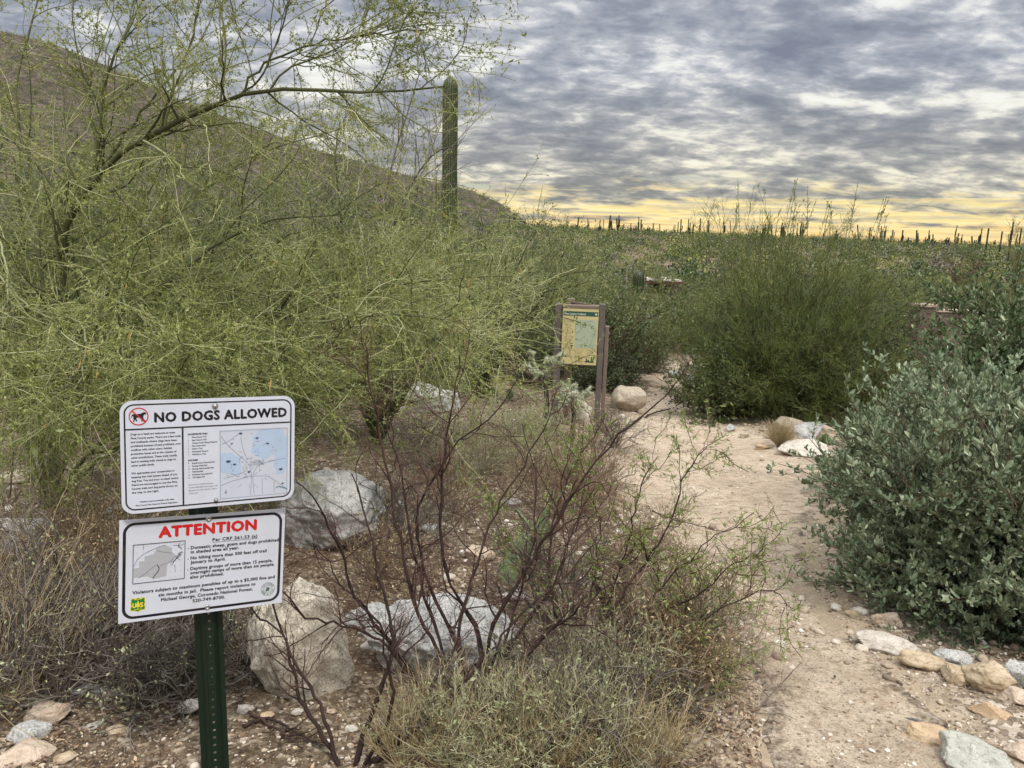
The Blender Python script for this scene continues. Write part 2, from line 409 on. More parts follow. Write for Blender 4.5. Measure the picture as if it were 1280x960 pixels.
def build_ground():
    az = np.r_[np.linspace(-180, -48, 60, endpoint=False), np.linspace(-48, 48, 520, endpoint=False), np.linspace(48, 180, 61)]*math.pi/180
    r = np.exp(np.linspace(math.log(.25), math.log(6000), 620))
    A, Rg = np.meshgrid(az, r); X = Rg*np.sin(A); Y = Rg*np.cos(A)
    td = tdist(X, Y)
    Z = H(X, Y)-.035*np.clip((-td-.02)/.2, 0, 1)
    near = np.clip(1-Rg/14, 0, 1)
    Z = Z+near*np.clip(td/.1, 0, 1)*(fbm(X*4, Y*4, 3)*.035)
    n, m = X.shape; idx = np.arange(n*m).reshape(n, m)
    q = np.stack([idx[:-1, :-1], idx[:-1, 1:], idx[1:, 1:], idx[1:, :-1]], -1).reshape(-1, 4)
    mb = MB(); mb.add(np.stack([X, Y, Z], -1).reshape(-1, 3), q[:, ::-1])
    c = len(X.ravel()); 
    o = mb.build('ground', GM)
    a = o.data.attributes.new('trail', 'FLOAT', 'POINT'); a.data.foreach_set('value', np.clip(1-td/.42, 0, 1).ravel().astype(np.float32))
    right = np.interp(Y.ravel(), TC[:, 1], TC[:, 0]); gv = np.clip(1-td.ravel()/1.1, 0, 1)*np.where(X.ravel() > right, 1., .45)
    a = o.data.attributes.new('gravelly', 'FLOAT', 'POINT'); a.data.foreach_set('value', gv.astype(np.float32))
    tag(o, kind='structure')
    # the trail: its own sheet lying in a shallow worn bed
    K = 46; u = np.linspace(-.16, 1.16, K)
    ii = np.linspace(0, NT_-1, 700); a0 = np.minimum(ii.astype(int), NT_-2); f = (ii-a0)[:, None]
    Lc = TLp[a0]*(1-f)+TLp[a0+1]*f; Rc = TRp[a0]*(1-f)+TRp[a0+1]*f
    wob = (fbm(Lc[:, 0]*2.2, Lc[:, 1]*2.2, 4)*.16)[:, None]; wob2 = (fbm(Rc[:, 0]*2.2+50, Rc[:, 1]*2.2, 4)*.16)[:, None]
    dr = nrm(Rc-Lc); Lc = Lc+dr*wob; Rc = Rc+dr*wob2
    G = Lc[:, None]*(1-u)[None, :, None]+Rc[:, None]*u[None, :, None]
    e = np.clip(np.maximum(-u, u-1)/.16, 0, 1)
    z = H0(G[..., 0], G[..., 1])+.006+fbm(G[..., 0]*3, G[..., 1]*3, 4)*.022-.012*np.sin(np.clip(u, 0, 1)*math.pi)[None]-.03*(e**2.2)[None]
    n, m = z.shape; idx = np.arange(n*m).reshape(n, m)
    q = np.stack([idx[:-1, :-1], idx[:-1, 1:], idx[1:, 1:], idx[1:, :-1]], -1).reshape(-1, 4)
    mb = MB(); mb.add(np.dstack([G, z]).reshape(-1, 3), q)
    o = mb.build('trail', TM); tag(o, kind='structure')
    ed = np.broadcast_to(np.clip(1-np.minimum(u+.14, 1.14-u)/.34, 0, 1)[None], z.shape)
    a = o.data.attributes.new('edge', 'FLOAT', 'POINT'); a.data.foreach_set('value', ed.ravel().astype(np.float32))
build_ground()

def hill_mat(T):
    g = T.new('ShaderNodeNewGeometry'); P = g.outputs['Position']
    n1 = T.noise(P, .035, 6, .65); n2 = T.noise(P, .25, 6, .7); n3 = T.noise(P, .9, 4, .7)
    c = T.ramp(n2, [(.32, lin((62, 56, 52))), (.45, lin((96, 86, 78))), (.58, lin((130, 116, 102))), (.72, lin((176, 158, 138)))])
    c = T.mix(T.rng(n1, .45, .6, .0, .5), c, lin((96, 88, 62)))
    c = T.mix(T.rng(n3, .52, .62, 0, .8), c, lin((62, 66, 42)))
    return principled(T, c, .95, T.math('ADD', n2, T.math('MULTIPLY', n3, .4)), 1., 3., spec=.1)
# ridge line of the hill: azimuth (deg, + right) -> elevation above the eye (deg)
def az_el(px, py):
    d = ray(px, py); return math.degrees(math.atan2(d[0], d[1])), math.degrees(math.asin(d[2]))
RIDGE = [az_el(*p) for p in [(-560, -260), (-300, -120), (-120, 0), (0, 38), (60, 52), (110, 72), (170, 98), (240, 132), (320, 160), (400, 188), (460, 204), (520, 222), (590, 238), (625, 254), (650, 272), (672, 292), (700, 310)]]
RA = np.array([a for a, e in RIDGE]); RE = np.array([e for a, e in RIDGE])
def hill_h(az, r):
    """az in degrees, r in metres"""
    el = np.interp(az, RA, RE)
    crest = np.interp(az, [-50, 0, 4], [560, 330, 320])
    t = np.clip((r-90)/(crest-90), 0, 1.6)
    top = CAM[2]+np.tan(np.radians(el))*crest
    prof = np.where(t <= 1, t**1.15*(1-.06*np.sin(t*math.pi)), 1-(t-1)*1.2)
    x = r*np.sin(np.radians(az)); y = r*np.cos(np.radians(az))
    return (top+4)*prof-4+(fbm(x*.03, y*.03, 5)*9-np.abs(fbm(az*.22+3, r*.004, 3))*14+3)*np.clip(t, 0, 1)*np.clip((crest-r)/60, -1, 1)*np.clip((el+1)/4, 0, 1)
def build_hill():
    az = np.linspace(-68, 3.6, 420); r = np.linspace(90, 800, 230)
    A, Rg = np.meshgrid(az, r); Z = hill_h(A, Rg)
    X = Rg*np.sin(np.radians(A)); Y = Rg*np.cos(np.radians(A))
    Z[:, -1] -= 20; Z[-1] -= 30
    n, m = X.shape; idx = np.arange(n*m).reshape(n, m)
    q = np.stack([idx[:-1, :-1], idx[1:, :-1], idx[1:, 1:], idx[:-1, 1:]], -1).reshape(-1, 4)
    mb = MB(); mb.add(np.stack([X, Y, Z], -1).reshape(-1, 3), q[:, ::-1])
    tag(mb.build('hill', mat('hill_rock', hill_mat)), kind='structure')
build_hill()

# ------------------------------------------------------------------ rocks
import bmesh
def ico(sub):
    bm = bmesh.new(); bmesh.ops.create_icosphere(bm, subdivisions=sub, radius=1)
    V = np.array([v.co[:] for v in bm.verts]); Fc = np.array([[v.index for v in f.verts] for f in bm.faces]); bm.free(); return V, Fc
ICO = {k: ico(k) for k in (1, 2, 3, 4, 5, 6)}
def vn3(P, s, seed):
    o = seed*3.17
    return (vnoise(P[:, 0]*s+o, P[:, 1]*s+o*2)+vnoise(P[:, 1]*s+o*3, P[:, 2]*s+o)+vnoise(P[:, 2]*s+o*5, P[:, 0]*s+o*1.5))
def rock_verts(seed, sub, nf=12, rough=.05, sharp=.72):
    g = np.random.default_rng(seed); V, Fc = ICO[sub]; P = V.copy()
    n = nrm(g.normal(size=(nf, 3))); d = g.uniform(sharp, .95, nf)
    for a, b in zip(n, d):
        e = P@a-b; P -= np.clip(e, 0, None)[:, None]*a*.93
    P = P*(1+rough*1.6*vn3(V, 1.7, seed)[:, None]+rough*.9*vn3(V, 5, seed+1)[:, None]+rough*.5*vn3(V, 12, seed+2)[:, None]+rough*.25*vn3(V, 27, seed+3)[:, None])
    s = (P.max(0)-P.min(0))/2; return (P-(P.max(0)+P.min(0))/2)/s, Fc
def rock_at(px, py, w, h, seed, m, label, name='rock', group=None, dy=.75, rz=0., tilt=0., sub=4, nf=15, rough=.08, bury=.22, cat='rock', sharp=.52, dist=None):
    """px,py = middle of the rock's foot in the photo, w,h its size there in pixels"""
    p = at(px, py); D = fdist(p); W = w*D/F; dd = nrm(p-CAM); sn = -dd[2]; cs = math.sqrt(1-sn*sn)
    Y = W*dy; hz = (h*D/F-Y*sn*.8)/cs
    if hz < .22*W: hz = .22*W; Y = max(.35*W, (h*D/F-hz*cs)/sn/.8)
    V, Fc = rock_verts(seed, max(sub, 5) if w > 24 else sub, nf, rough, sharp)
    V = V*np.array([W/2, Y/2, hz*(1+bury)/2])
    c, s = math.cos(tilt), math.sin(tilt); V = V@np.array([[c, 0, -s], [0, 1, 0], [s, 0, c]]).T
    mb = MB(); mb.add(V, Fc)
    fwd = nrm(np.array([p[0], p[1], 0.])); b = p+fwd*Y*.5; bury = max(bury, .3)
    zc = float(H(b[0], b[1]))+hz*(1-bury)/2*1.0
    o = mb.build(name, m, loc=(b[0], b[1], zc)); o.rotation_euler = (0, 0, rz-math.atan2(fwd[0], fwd[1]))
    return tag(o, label, cat, group)
RG = rockmat('granite_grey', lin((168, 167, 162)), lin((198, 195, 188)), lin((116, 106, 92)), 2.2, .6)
RT = rockmat('granite_tan', lin((164, 150, 130)), lin((190, 176, 154)), lin((112, 98, 80)), 2.4, .5)
RGT = rockmat('granite_buff', lin((170, 160, 142)), lin((198, 187, 168)), lin((110, 100, 84)), 2.2, .6)
RW = rockmat('stone_white', lin((190, 180, 164)), lin((214, 204, 190)), lin((136, 118, 96)), 5, .35)
RS = rockmat('stone_tan', lin((172, 150, 120)), lin((200, 182, 154)), lin((120, 96, 70)), 4, .25)
RO = rockmat('stone_ochre', lin((178, 150, 118)), lin((198, 174, 142)), lin((130, 98, 66)), 4, .2)
RD = rockmat('stone_dark', lin((98, 94, 90)), lin((134, 130, 124)), lin((62, 56, 50)), 4, .4)
RB = rockmat('stone_bluegrey', lin((166, 165, 152)), lin((192, 190, 176)), lin((124, 112, 90)), 5, .35)
RP = rockmat('stone_pink', lin((184, 162, 140)), lin((208, 190, 168)), lin((134, 106, 82)), 5, .35)

rock_at(380, 888, 132, 168, 3, RGT, 'large tan boulder with a rounded top, right behind the green sign post', 'boulder', dy=.9, sub=6, nf=11, rough=.09, tilt=.30, bury=.5, cat='boulder', sharp=.68)
rock_at(550, 872, 215, 150, 12, RG, 'wide pale grey boulder behind the dark bare stems', 'boulder', dy=.7, sub=6, nf=14, rough=.09, cat='boulder', sharp=.55)
rock_at(462, 800, 70, 46, 15, RG, 'small grey boulder between the tan boulder and the wide grey one', 'boulder', dy=.8, sub=5, nf=12, cat='boulder')
rock_at(470, 826, 40, 22, 17, RW, 'white stone lying against the wide grey boulder')
rock_at(412, 704, 150, 136, 21, RG, 'big weathered grey boulder seen just right of the two signs, under green twigs', 'boulder', dy=.8, sub=6, nf=13, cat='boulder', sharp=.6)
rock_at(535, 520, 84, 52, 25, RG, 'grey boulder half hidden in the green tree above the bare stems', 'boulder', dy=.8, sub=5, cat='boulder')
rock_at(722, 532, 34, 40, 31, RW, 'pale upright stone at the foot of the tan map board', 'boulder', dy=.7, sub=5, cat='boulder')
rock_at(785, 518, 46, 40, 33, RT, 'tan boulder on the trail edge right of the map board', 'boulder', dy=.9, sub=5, rough=.04, cat='boulder')
rock_at(846, 474, 24, 16, 35, RG, 'rounded grey boulder at the far end of the trail, left one of two', 'boulder', rough=.03, sub=4, cat='boulder')
rock_at(866, 486, 26, 20, 36, RG, 'rounded grey boulder at the far end of the trail, right one of two', 'boulder', rough=.03, sub=4, cat='boulder')
rock_at(1005, 573, 66, 30, 41, RW, 'flat white rock beside the tan grass tuft', dy=.8, sub=5)
rock_at(1010, 552, 56, 28, 43, RG, 'grey rock behind the flat white rock and the prickly pear pad', sub=5)
rock_at(1034, 560, 30, 30, 45, RP, 'pinkish rock behind the low prickly pear at the trail bend')
rock_at(985, 545, 40, 26, 47, RT, 'tan mounded rock behind the grass tuft', rough=.03)
rock_at(953, 563, 18, 9, 49, RO, 'small ochre stone left of the grass tuft')
rock_at(58, 920, 46, 30, 51, RP, 'buff angular rock at the left edge, behind the round grey one')
rock_at(40, 946, 50, 34, 53, RG, 'round smooth grey rock at the left edge', rough=.03)
rock_at(34, 975, 72, 38, 55, RP, 'pale pink slab of rock in the bottom left corner')
rock_at(84, 968, 30, 18, 57, RS, 'small tan stone right of the pale slab in the bottom left corner')
rock_at(70, 921, 40, 34, 59, RP, 'buff rock with a pointed top nearest the small sage plant at left')
rock_at(118, 925, 26, 13, 61, RB, 'small dark bluish stone left of the sign post')
rock_at(150, 934, 30, 20, 63, RS, 'brown stone half sunk in the litter left of the sign post')
rock_at(118, 885, 50, 22, 65, RG, 'flat grey stone under the dry twigs at left')
rock_at(150, 884, 26, 18, 67, RW, 'whitish stone beside the flat grey stone under the twigs')
rock_at(60, 850, 56, 40, 69, RD, 'dark banded rock in the shade of the tangled twigs at left')
rock_at(90, 816, 34, 22, 71, RP, 'pinkish stone above the dark banded rock')
rock_at(20, 826, 40, 30, 73, RP, 'buff rock at the left edge under straw coloured stems')
rock_at(20, 722, 110, 84, 75, RG, 'large grey boulder at the left edge behind the straw coloured grass', 'boulder', sub=5, nf=14, cat='boulder')
rock_at(18, 612, 60, 24, 77, RT, 'low tan boulder at the left edge under the tree', 'boulder', cat='boulder')
rock_at(62, 610, 44, 40, 79, RD, 'dark mossy boulder under the tree, second from the left edge', 'boulder', cat='boulder')  # plain dark stone tone over the whole boulder
rock_at(110, 622, 64, 46, 81, RT, 'brown boulder under the tree, left of the no dogs sign', 'boulder', cat='boulder')
rock_at(115, 700, 46, 26, 83, RG, 'pale grey rock directly left of the attention sign')
rock_at(240, 906, 34, 22, 85, RW, 'whitish stone touching the left side of the sign post')
rock_at(190, 832, 40, 22, 87, RT, 'tan stone under the attention sign, in the twigs')
rock_at(308, 905, 22, 15, 89, RW, 'small white stone right of the sign post')
rock_at(335, 912, 18, 10, 91, RO, 'small ochre pebble stone right of the white one by the post')
rock_at(372, 905, 16, 10, 93, RW, 'small white stone between the stems below the tan boulder')
rock_at(600, 712, 40, 26, 95, RP, 'pale buff stone near the prickly pear in the middle')
rock_at(540, 674, 26, 16, 97, RG, 'grey stone in the litter between the bare stems and the tree')
rock_at(640, 760, 34, 18, 99, RW, 'whitish stone behind the bare stems on the right')
gr_ = np.random.default_rng(12)
for k, (px, py, w, m_, lab) in enumerate([(150, 650, 30, RG, 'grey stone under the tree, left of the upper sign'), (95, 668, 26, RT, 'tan stone between the left boulders under the tree'), (140, 775, 34, RG, 'grey rock left of the attention sign, low in the twigs'), (60, 770, 38, RT, 'tan rock at left, below the large grey boulder'), (200, 860, 24, RW, 'pale stone left of the post, at the edge of the twigs'),
        (15, 780, 40, RG, 'grey rock at the left edge below the large boulder'), (470, 655, 30, RG, 'grey stone right of the weathered boulder, under the tree'), (520, 720, 26, RT, 'tan stone behind the dark stems, above the wide boulder'), (560, 735, 20, RW, 'small pale stone just above the wide grey boulder'), (690, 752, 24, RT, 'tan stone right of the prickly pear'), (640, 640, 24, RG, 'grey stone behind the prickly pear'), (440, 930, 18, RW, 'white pebble stone between the nearest dark stems'), (415, 905, 14, RP, 'buff pebble stone below the gap between the two big boulders'), (880, 905, 16, RS, 'tan stone on the reddish bank by the trail'), (930, 925, 13, RW, 'small pale stone on the left edge of the trail near the bottom'), (1065, 775, 20, RS, 'tan stone at the trail edge above the long white stone'), (1040, 735, 16, RG, 'small grey stone at the foot of the grey-green bush'), (912, 540, 14, RG, 'small grey stone at the trail bend under the broom shrub'), (930, 548, 12, RT, 'small tan stone at the trail bend under the broom shrub')]):
    rock_at(px, py, w, w*gr_.uniform(.55, .75), 400+k, m_, lab)
# the row of stones that edges the trail at lower right
rock_at(1108, 824, 80, 34, 101, RW, 'long white stone, first of the row edging the trail', dy=.6, sub=5, nf=10, group='stones edging the trail')
rock_at(1108, 792, 40, 30, 103, RP, 'pinkish block behind the long white edging stone', sub=4, group='stones edging the trail')
rock_at(1150, 848, 58, 32, 105, RS, 'yellowish stone next to the long white one in the edging row', dy=.7, sub=5, group='stones edging the trail')
rock_at(1188, 843, 44, 26, 107, RG, 'grey stone behind the yellowish one in the edging row', group='stones edging the trail')
rock_at(1192, 866, 36, 28, 109, RS, 'small brown stone leaning on the big brown block in the edging row', group='stones edging the trail')
rock_at(1186, 848, 24, 10, 111, RW, 'little white stone wedged in the middle of the edging row', group='stones edging the trail')
rock_at(1230, 880, 62, 52, 113, RS, 'big brown block of the edging row with a sloping top', dy=.8, sub=5, nf=9, group='stones edging the trail')
rock_at(1270, 868, 44, 40, 115, RG, 'grey stone at the right edge behind the brown block', group='stones edging the trail')
rock_at(1266, 896, 44, 30, 117, RP, 'pink and white stone at the right edge below the brown block', group='stones edging the trail')
rock_at(1240, 908, 60, 20, 119, RO, 'flat ochre stone sunk in the trail edge', dy=.6, bury=.6, group='stones edging the trail')
rock_at(1162, 938, 74, 34, 121, RO, 'brownish flat rock sunk in the dirt above the pale grey slab', dy=.7, bury=.6, sub=5, group='stones edging the trail')
rock_at(1216, 985, 96, 62, 123, RB, 'large pale grey slab at the bottom right', dy=.8, sub=5, nf=12, group='stones edging the trail', sharp=.6)
rock_at(1275, 965, 44, 30, 125, RP, 'pinkish white stone in the bottom right corner', group='stones edging the trail')
rock_at(1142, 908, 30, 9, 127, RD, 'thin grey flake of rock in the trail dirt', bury=.6)

# ------------------------------------------------------------------ gravel and leaf litter (nobody could count these)
def rndcol(name, stops, rough=.85):
    def fn(T):
        a = T.new('ShaderNodeAttribute', attribute_name='rnd').outputs['Fac']
        g = T.new('ShaderNodeNewGeometry'); n = T.noise(g.outputs['Position'], 90, 3, .7)
        c = T.ramp(a, stops); c = T.mix(T.rng(n, .5, .66, 0, .5), c, (.12, .10, .08, 1))
        return principled(T, c, rough, n, .4, .003, spec=.2)
    return mat(name, fn)
def scatter(g, N, dens, y0=1.2, y1=13):
    y = y0*np.exp(g.random(N)*math.log(y1/y0)); x = (g.random(N)-.5)*1.75*y
    keep = g.random(N) < dens(x, y, tdist(x, y))
    return x[keep], y[keep]
def eul(g, M, full=True):
    q = nrm(g.normal(size=(M, 4))); w, x, y, z = q.T
    return np.stack([np.stack([1-2*(y*y+z*z), 2*(x*y-z*w), 2*(x*z+y*w)], -1), np.stack([2*(x*y+z*w), 1-2*(x*x+z*z), 2*(y*z-x*w)], -1), np.stack([2*(x*z-y*w), 2*(y*z+x*w), 1-2*(x*x+y*y)], -1)], 1)
def zg(x, y):
    td = tdist(x, y); r = np.hypot(x, y); near = np.clip(1-r/14, 0, 1)
    z = H(x, y)+near*np.clip(td/.1, 0, 1)*(fbm(x*4, y*4, 3)*.035)
    zt = H0(x, y)+.004+fbm(x*3, y*3, 4)*.022-.010
    return np.where(td < 0, zt, z)
def pebbles(name, seed, N, dens, s0, s1, sub, m, y1=13, sink=.25):
    g = np.random.default_rng(seed); x, y = scatter(g, N, dens, 1.2, y1); M = len(x)
    s = (s0*(s1/s0)**(g.random(M)**2.2))*np.clip(y/3, .8, 2.6)**.5
    V, Fc = ICO[sub]; 
    P = V[None]*(1+g.normal(size=(M, len(V), 1))*.13)
    P = P*(g.uniform(.6, 1.1, (M, 1, 3))*np.array([1, .85, .6]))*s[:, None, None]
    a = g.random(M)*6.28; Rz = np.zeros((M, 3, 3)); Rz[:, 0, 0] = np.cos(a); Rz[:, 0, 1] = -np.sin(a); Rz[:, 1, 0] = np.sin(a); Rz[:, 1, 1] = np.cos(a); Rz[:, 2, 2] = 1
    t = g.normal(size=M)*.25; Rx = np.zeros((M, 3, 3)); Rx[:, 0, 0] = 1; Rx[:, 1, 1] = np.cos(t); Rx[:, 1, 2] = -np.sin(t); Rx[:, 2, 1] = np.sin(t); Rx[:, 2, 2] = np.cos(t)
    P = np.einsum('mij,mjk,mlk->mli', Rz, Rx, P)
    P += np.stack([x, y, zg(x, y)+s*.55*(1-2*sink)], -1)[:, None]
    mb = MB(); f = (Fc[None]+(np.arange(M)*len(V))[:, None, None]).reshape(-1, 3)
    mb.add(P.reshape(-1, 3), f, 0, np.repeat(g.random(M), len(Fc)), sub > 1)
    o = mb.build(name, m); tag(o, kind='stuff'); return o
PEB = rndcol('pebble', [(0, lin((112, 98, 84))), (.3, lin((150, 132, 112))), (.6, lin((182, 164, 142))), (.85, lin((206, 192, 172))), (1, lin((232, 224, 212)))])
def dens_fine(x, y, td):
    side = np.where(td > 0, np.exp(-td/.8)*.85+.22, np.exp(td/.20)*.65+.22)
    side = side*np.clip(.5+fbm(x*2, y*2, 3)*1.6, .1, 1)
    return side
def dens_mid(x, y, td):
    d = np.where(td > 0, np.exp(-td/.5)*.75+.16, np.exp(td/.16)*.45+.06)
    return d*np.clip(.5+fbm(x*1.5+9, y*1.5, 3)*1.8, .06, 1)
o = pebbles('gravel', 5, 125000, dens_fine, .0035, .013, 1, PEB); tag(o, 'fine loose gravel scattered along the edges of the trail and over the brown soil', 'gravel')
o = pebbles('loose_stones', 6, 13000, dens_mid, .012, .036, 2, PEB); tag(o, 'loose pale pebbles lying over the ground on both sides of the trail', 'pebbles')
def flakes(name, seed, N, dens, s0, s1, m):
    g = np.random.default_rng(seed); x, y = scatter(g, N, dens, 1.2, 9); M = len(x)
    a = g.random(M)*6.28; L = g.uniform(s0, s1, M); W = L*g.uniform(.18, .5, M)
    D = np.stack([np.cos(a), np.sin(a), g.normal(size=M)*.25], -1); S = np.stack([-np.sin(a), np.cos(a), g.normal(size=M)*.35], -1)
    c = np.stack([x, y, zg(x, y)+g.uniform(.002, .012, M)], -1)
    V = np.stack([c-D*L[:, None]/2, c+S*W[:, None]/2, c+D*L[:, None]/2, c-S*W[:, None]/2], 1).reshape(-1, 3)
    mb = MB(); mb.add(V, np.arange(M*4).reshape(M, 4), 0, g.random(M), False)
    o = mb.build(name, m); tag(o, kind='stuff'); return o
LIT = rndcol('dead_leaf', [(0, lin((56, 44, 34))), (.35, lin((98, 76, 58))), (.65, lin((140, 112, 86))), (.9, lin((180, 154, 124))), (1, lin((206, 186, 156)))])
def dens_lit(x, y, td):
    rt_ = x > np.interp(y, TC[:, 1], TC[:, 0])
    return np.where(rt_ & (td > .05), .10, 1)*np.where(td > .05, np.clip(.45+fbm(x*1.2+3, y*1.2, 3)*1.3+np.clip(-x, 0, 1)*.2, .08, 1), .05)
o = flakes('leaf_litter', 8, 130000, dens_lit, .006, .028, LIT); tag(o, 'brown dead leaves and bark chips littering the soil under the shrubs', 'leaf litter')

# ------------------------------------------------------------------ sign art: flat shapes in millimetres from a panel's top left corner
def pm(name, rgb, rough=.45):
    def fn(T):
        tc = T.new('ShaderNodeTexCoord'); O = tc.outputs['Object']; n = T.noise(O, 9, 6, .65, .5); n2 = T.noise(O, 120, 3, .7)
        c0 = lin(rgb); dust = T.mix(T.rng(n, .42, .75, 0, .16), c0, lin((150, 138, 118))); dust = T.mix(T.rng(n2, .66, .72, 0, .35), dust, lin((96, 84, 70)))
        return principled(T, dust, T.rng(n, .3, .7, rough-.1, rough+.2), spec=.3)
    return mat(name, fn)
INK = pm('black_ink', (22, 20, 30)); RED = pm('red_ink', (200, 28, 32)); WHT = pm('sign_white', (205, 209, 219)); WHT2 = pm('sign_white_aluminium', (206, 210, 222))
GRN = pm('shield_green', (34, 122, 56)); YEL = pm('shield_yellow', (232, 208, 60)); SEAL = pm('seal_green', (54, 104, 66)); PALE = pm('map_ground', (196, 202, 214)); BLU = pm('map_blue', (174, 194, 218))
NAVY = pm('map_navy', (60, 78, 110)); MRED = pm('map_road_red', (170, 90, 100)); MGRY = pm('map_line_grey', (112, 118, 132)); HATCH = pm('map_shaded_grey', (172, 174, 178))
STEEL = mat('bolt_steel', lambda T: principled(T, (.45, .44, .42, 1), .4, spec=.5, metal=.9))
class Flat:
    def __init__(s, W, Hh, lift=0.): s.W = W; s.H = Hh; s.lift = lift; s.mb = MB(); s.mats = []; s.parts = []
    def m(s, mt):
        if mt not in s.mats: s.mats.append(mt)
        return s.mats.index(mt)
    def tri(s, P2, Fc, mt, lv):
        P2 = np.asarray(P2, float); P = np.stack([(P2[:, 0]-s.W/2)/1000, np.full(len(P2), -(s.lift+lv*.25)/1000), (s.H/2-P2[:, 1])/1000], -1)
        s.mb.add(P, Fc, s.m(mt), None, False)
    def poly(s, pts, mt, lv=1):
        from mathutils.geometry import tessellate_polygon
        t = tessellate_polygon([[Vector((p[0], p[1], 0)) for p in pts]])
        s.tri(pts, np.array([list(k) for k in t]), mt, lv)
    def rect(s, x0, y0, x1, y1, mt, lv=1): s.tri([(x0, y0), (x0, y1), (x1, y1), (x1, y0)], [[0, 1, 2, 3]], mt, lv)
    def line(s, pts, w, mt, lv=1):
        P = np.asarray(pts, float); T = np.gradient(P, axis=0); T = T/np.maximum(np.linalg.norm(T, axis=1, keepdims=True), 1e-9)
        N = np.stack([-T[:, 1], T[:, 0]], -1)*w/2; V = np.vstack([P+N, P-N]); n = len(P)
        s.tri(V, [[i, i+1, n+i+1, n+i] for i in range(n-1)], mt, lv)
    def ring(s, cx, cy, r0, r1, mt, lv=1, n=40):
        a = np.linspace(0, 2*math.pi, n, endpoint=False); c = np.stack([np.cos(a), np.sin(a)], -1)
        V = np.vstack([c*r0, c*r1])+[cx, cy]; s.tri(V, [[i, (i+1) % n, n+(i+1) % n, n+i] for i in range(n)], mt, lv)
    def disc(s, cx, cy, r, mt, lv=1, n=28, ry=None):
        a = np.linspace(0, 2*math.pi, n, endpoint=False); s.poly(np.stack([cx+r*np.cos(a), cy+(ry or r)*np.sin(a)], -1), mt, lv)
    def text(s, body, x0, y, cap, mt, x1=None, bold=.02, lv=1, align='LEFT', pitch=None, rot=0., sp=1.):
        G = text_geo(body, 0., align, sp)
        V = G[0].copy(); k = cap/.729; sx = k
        xs = V[:, 0].min(), V[:, 0].max()
        if x1 is not None: sx = (x1-x0)/(xs[1]-xs[0])
        V = np.stack([V[:, 0]*sx, -V[:, 1]*k], -1)
        if align == 'LEFT': V[:, 0] += x0-xs[0]*sx
        elif x1 is not None: V[:, 0] += x0-xs[0]*sx
        else: V[:, 0] += x0
        if rot: c, q = math.cos(rot), math.sin(rot); V = (V-[x0, 0])@np.array([[c, q], [-q, c]])+[x0, 0]
        V[:, 1] += y; b_ = bold*k*1.2
        for i_, (dx, dy) in enumerate([(0, 0), (b_, 0), (-b_, 0), (0, b_), (0, -b_), (b_*.7, b_*.7), (-b_*.7, -b_*.7)] if bold > .012 else [(0, 0)]):
            s.tri(V+[dx, dy], G[1], mt, lv+.14*i_)
    def build(s, name, parent): return s.mb.build(name, s.mats, parent)
_tg = {}
def text_geo(body, bold, align, pitch):
    key = (body, bold, align, pitch)
    if key in _tg: return _tg[key]
    cu = bpy.data.curves.new('t', 'FONT'); cu.body = body; cu.size = 1; cu.offset = bold; cu.align_x = align; cu.resolution_u = 2
    cu.space_character = pitch
    ob = bpy.data.objects.new('t', cu); COL.objects.link(ob); bpy.context.view_layer.update()
    ev = ob.evaluated_get(bpy.context.evaluated_depsgraph_get()); me = ev.to_mesh(); me.calc_loop_triangles()
    V = np.array([v.co[:] for v in me.vertices]); T = np.array([t.vertices[:] for t in me.loop_triangles])
    ev.to_mesh_clear(); bpy.data.objects.remove(ob); bpy.data.curves.remove(cu); _tg[key] = (V, T); return _tg[key]
def rrect(x0, y0, x1, y1, r, n=8):
    out = []
    for cx, cy, a0 in ((x1-r, y0+r, -90), (x1-r, y1-r, 0), (x0+r, y1-r, 90), (x0+r, y0+r, 180)):
        for k in range(n+1):
            a = R(a0+90*k/n); out.append((cx+r*math.cos(a), cy+r*math.sin(a)))
    return np.array(out)
def rring(fl, a, b, mt, lv):
    n = len(a); fl.tri(np.vstack([a, b]), [[i, (i+1) % n, n+(i+1) % n, n+i] for i in range(n)], mt, lv)
def panel_mesh(W, Hh, r, th, name, m, parent):
    o2 = rrect(0, 0, W, Hh, r) if r else np.array([(W, 0), (W, Hh), (0, Hh), (0, 0)], float)
    P = lambda y: np.stack([(o2[:, 0]-W/2)/1000, np.full(len(o2), y), (Hh/2-o2[:, 1])/1000], -1)
    n = len(o2); V = np.vstack([P(0), P(th/1000)]); mb = MB()
    mb.add(V, [[i, (i+1) % n, n+(i+1) % n, n+i] for i in range(n)], 0, None, False)
    from mathutils.geometry import tessellate_polygon
    t = np.array([list(k) for k in tessellate_polygon([[Vector((p[0], p[1], 0)) for p in o2]])])
    mb.add(P(0), t, 0, None, False); mb.add(P(th/1000), t[:, ::-1], 0, None, False)
    return mb.build(name, m, parent)
def bolt(parent, x, z, r, name='bolt', hole=False):
    mb = MB(); a = np.linspace(0, 2*math.pi, 14, endpoint=False)
    prof = [(r, -.0008), (r, -.0022), (r*.8, -.004), (r*.45, -.0045), (r*.4, -.0022), (r*.02, -.0020)] if hole else [(r, -.0008), (r*.95, -.002), (r*.6, -.0045), (r*.55, -.0075), (r*.3, -.0085), (r*.02, -.0085)]
    V = np.array([[x+q*math.cos(t), y, z+q*math.sin(t)] for q, y in prof for t in a]); n = 14
    f = [[k*n+i, k*n+(i+1) % n, (k+1)*n+(i+1) % n, (k+1)*n+i] for k in range(len(prof)-1) for i in range(n)]
    mb.add(V, f); return mb.build(name, STEEL, parent)
def rotm(yaw, tilt, roll): return Matrix.Rotation(yaw, 4, 'Z') @ Matrix.Rotation(tilt, 4, 'X') @ Matrix.Rotation(roll, 4, 'Y')

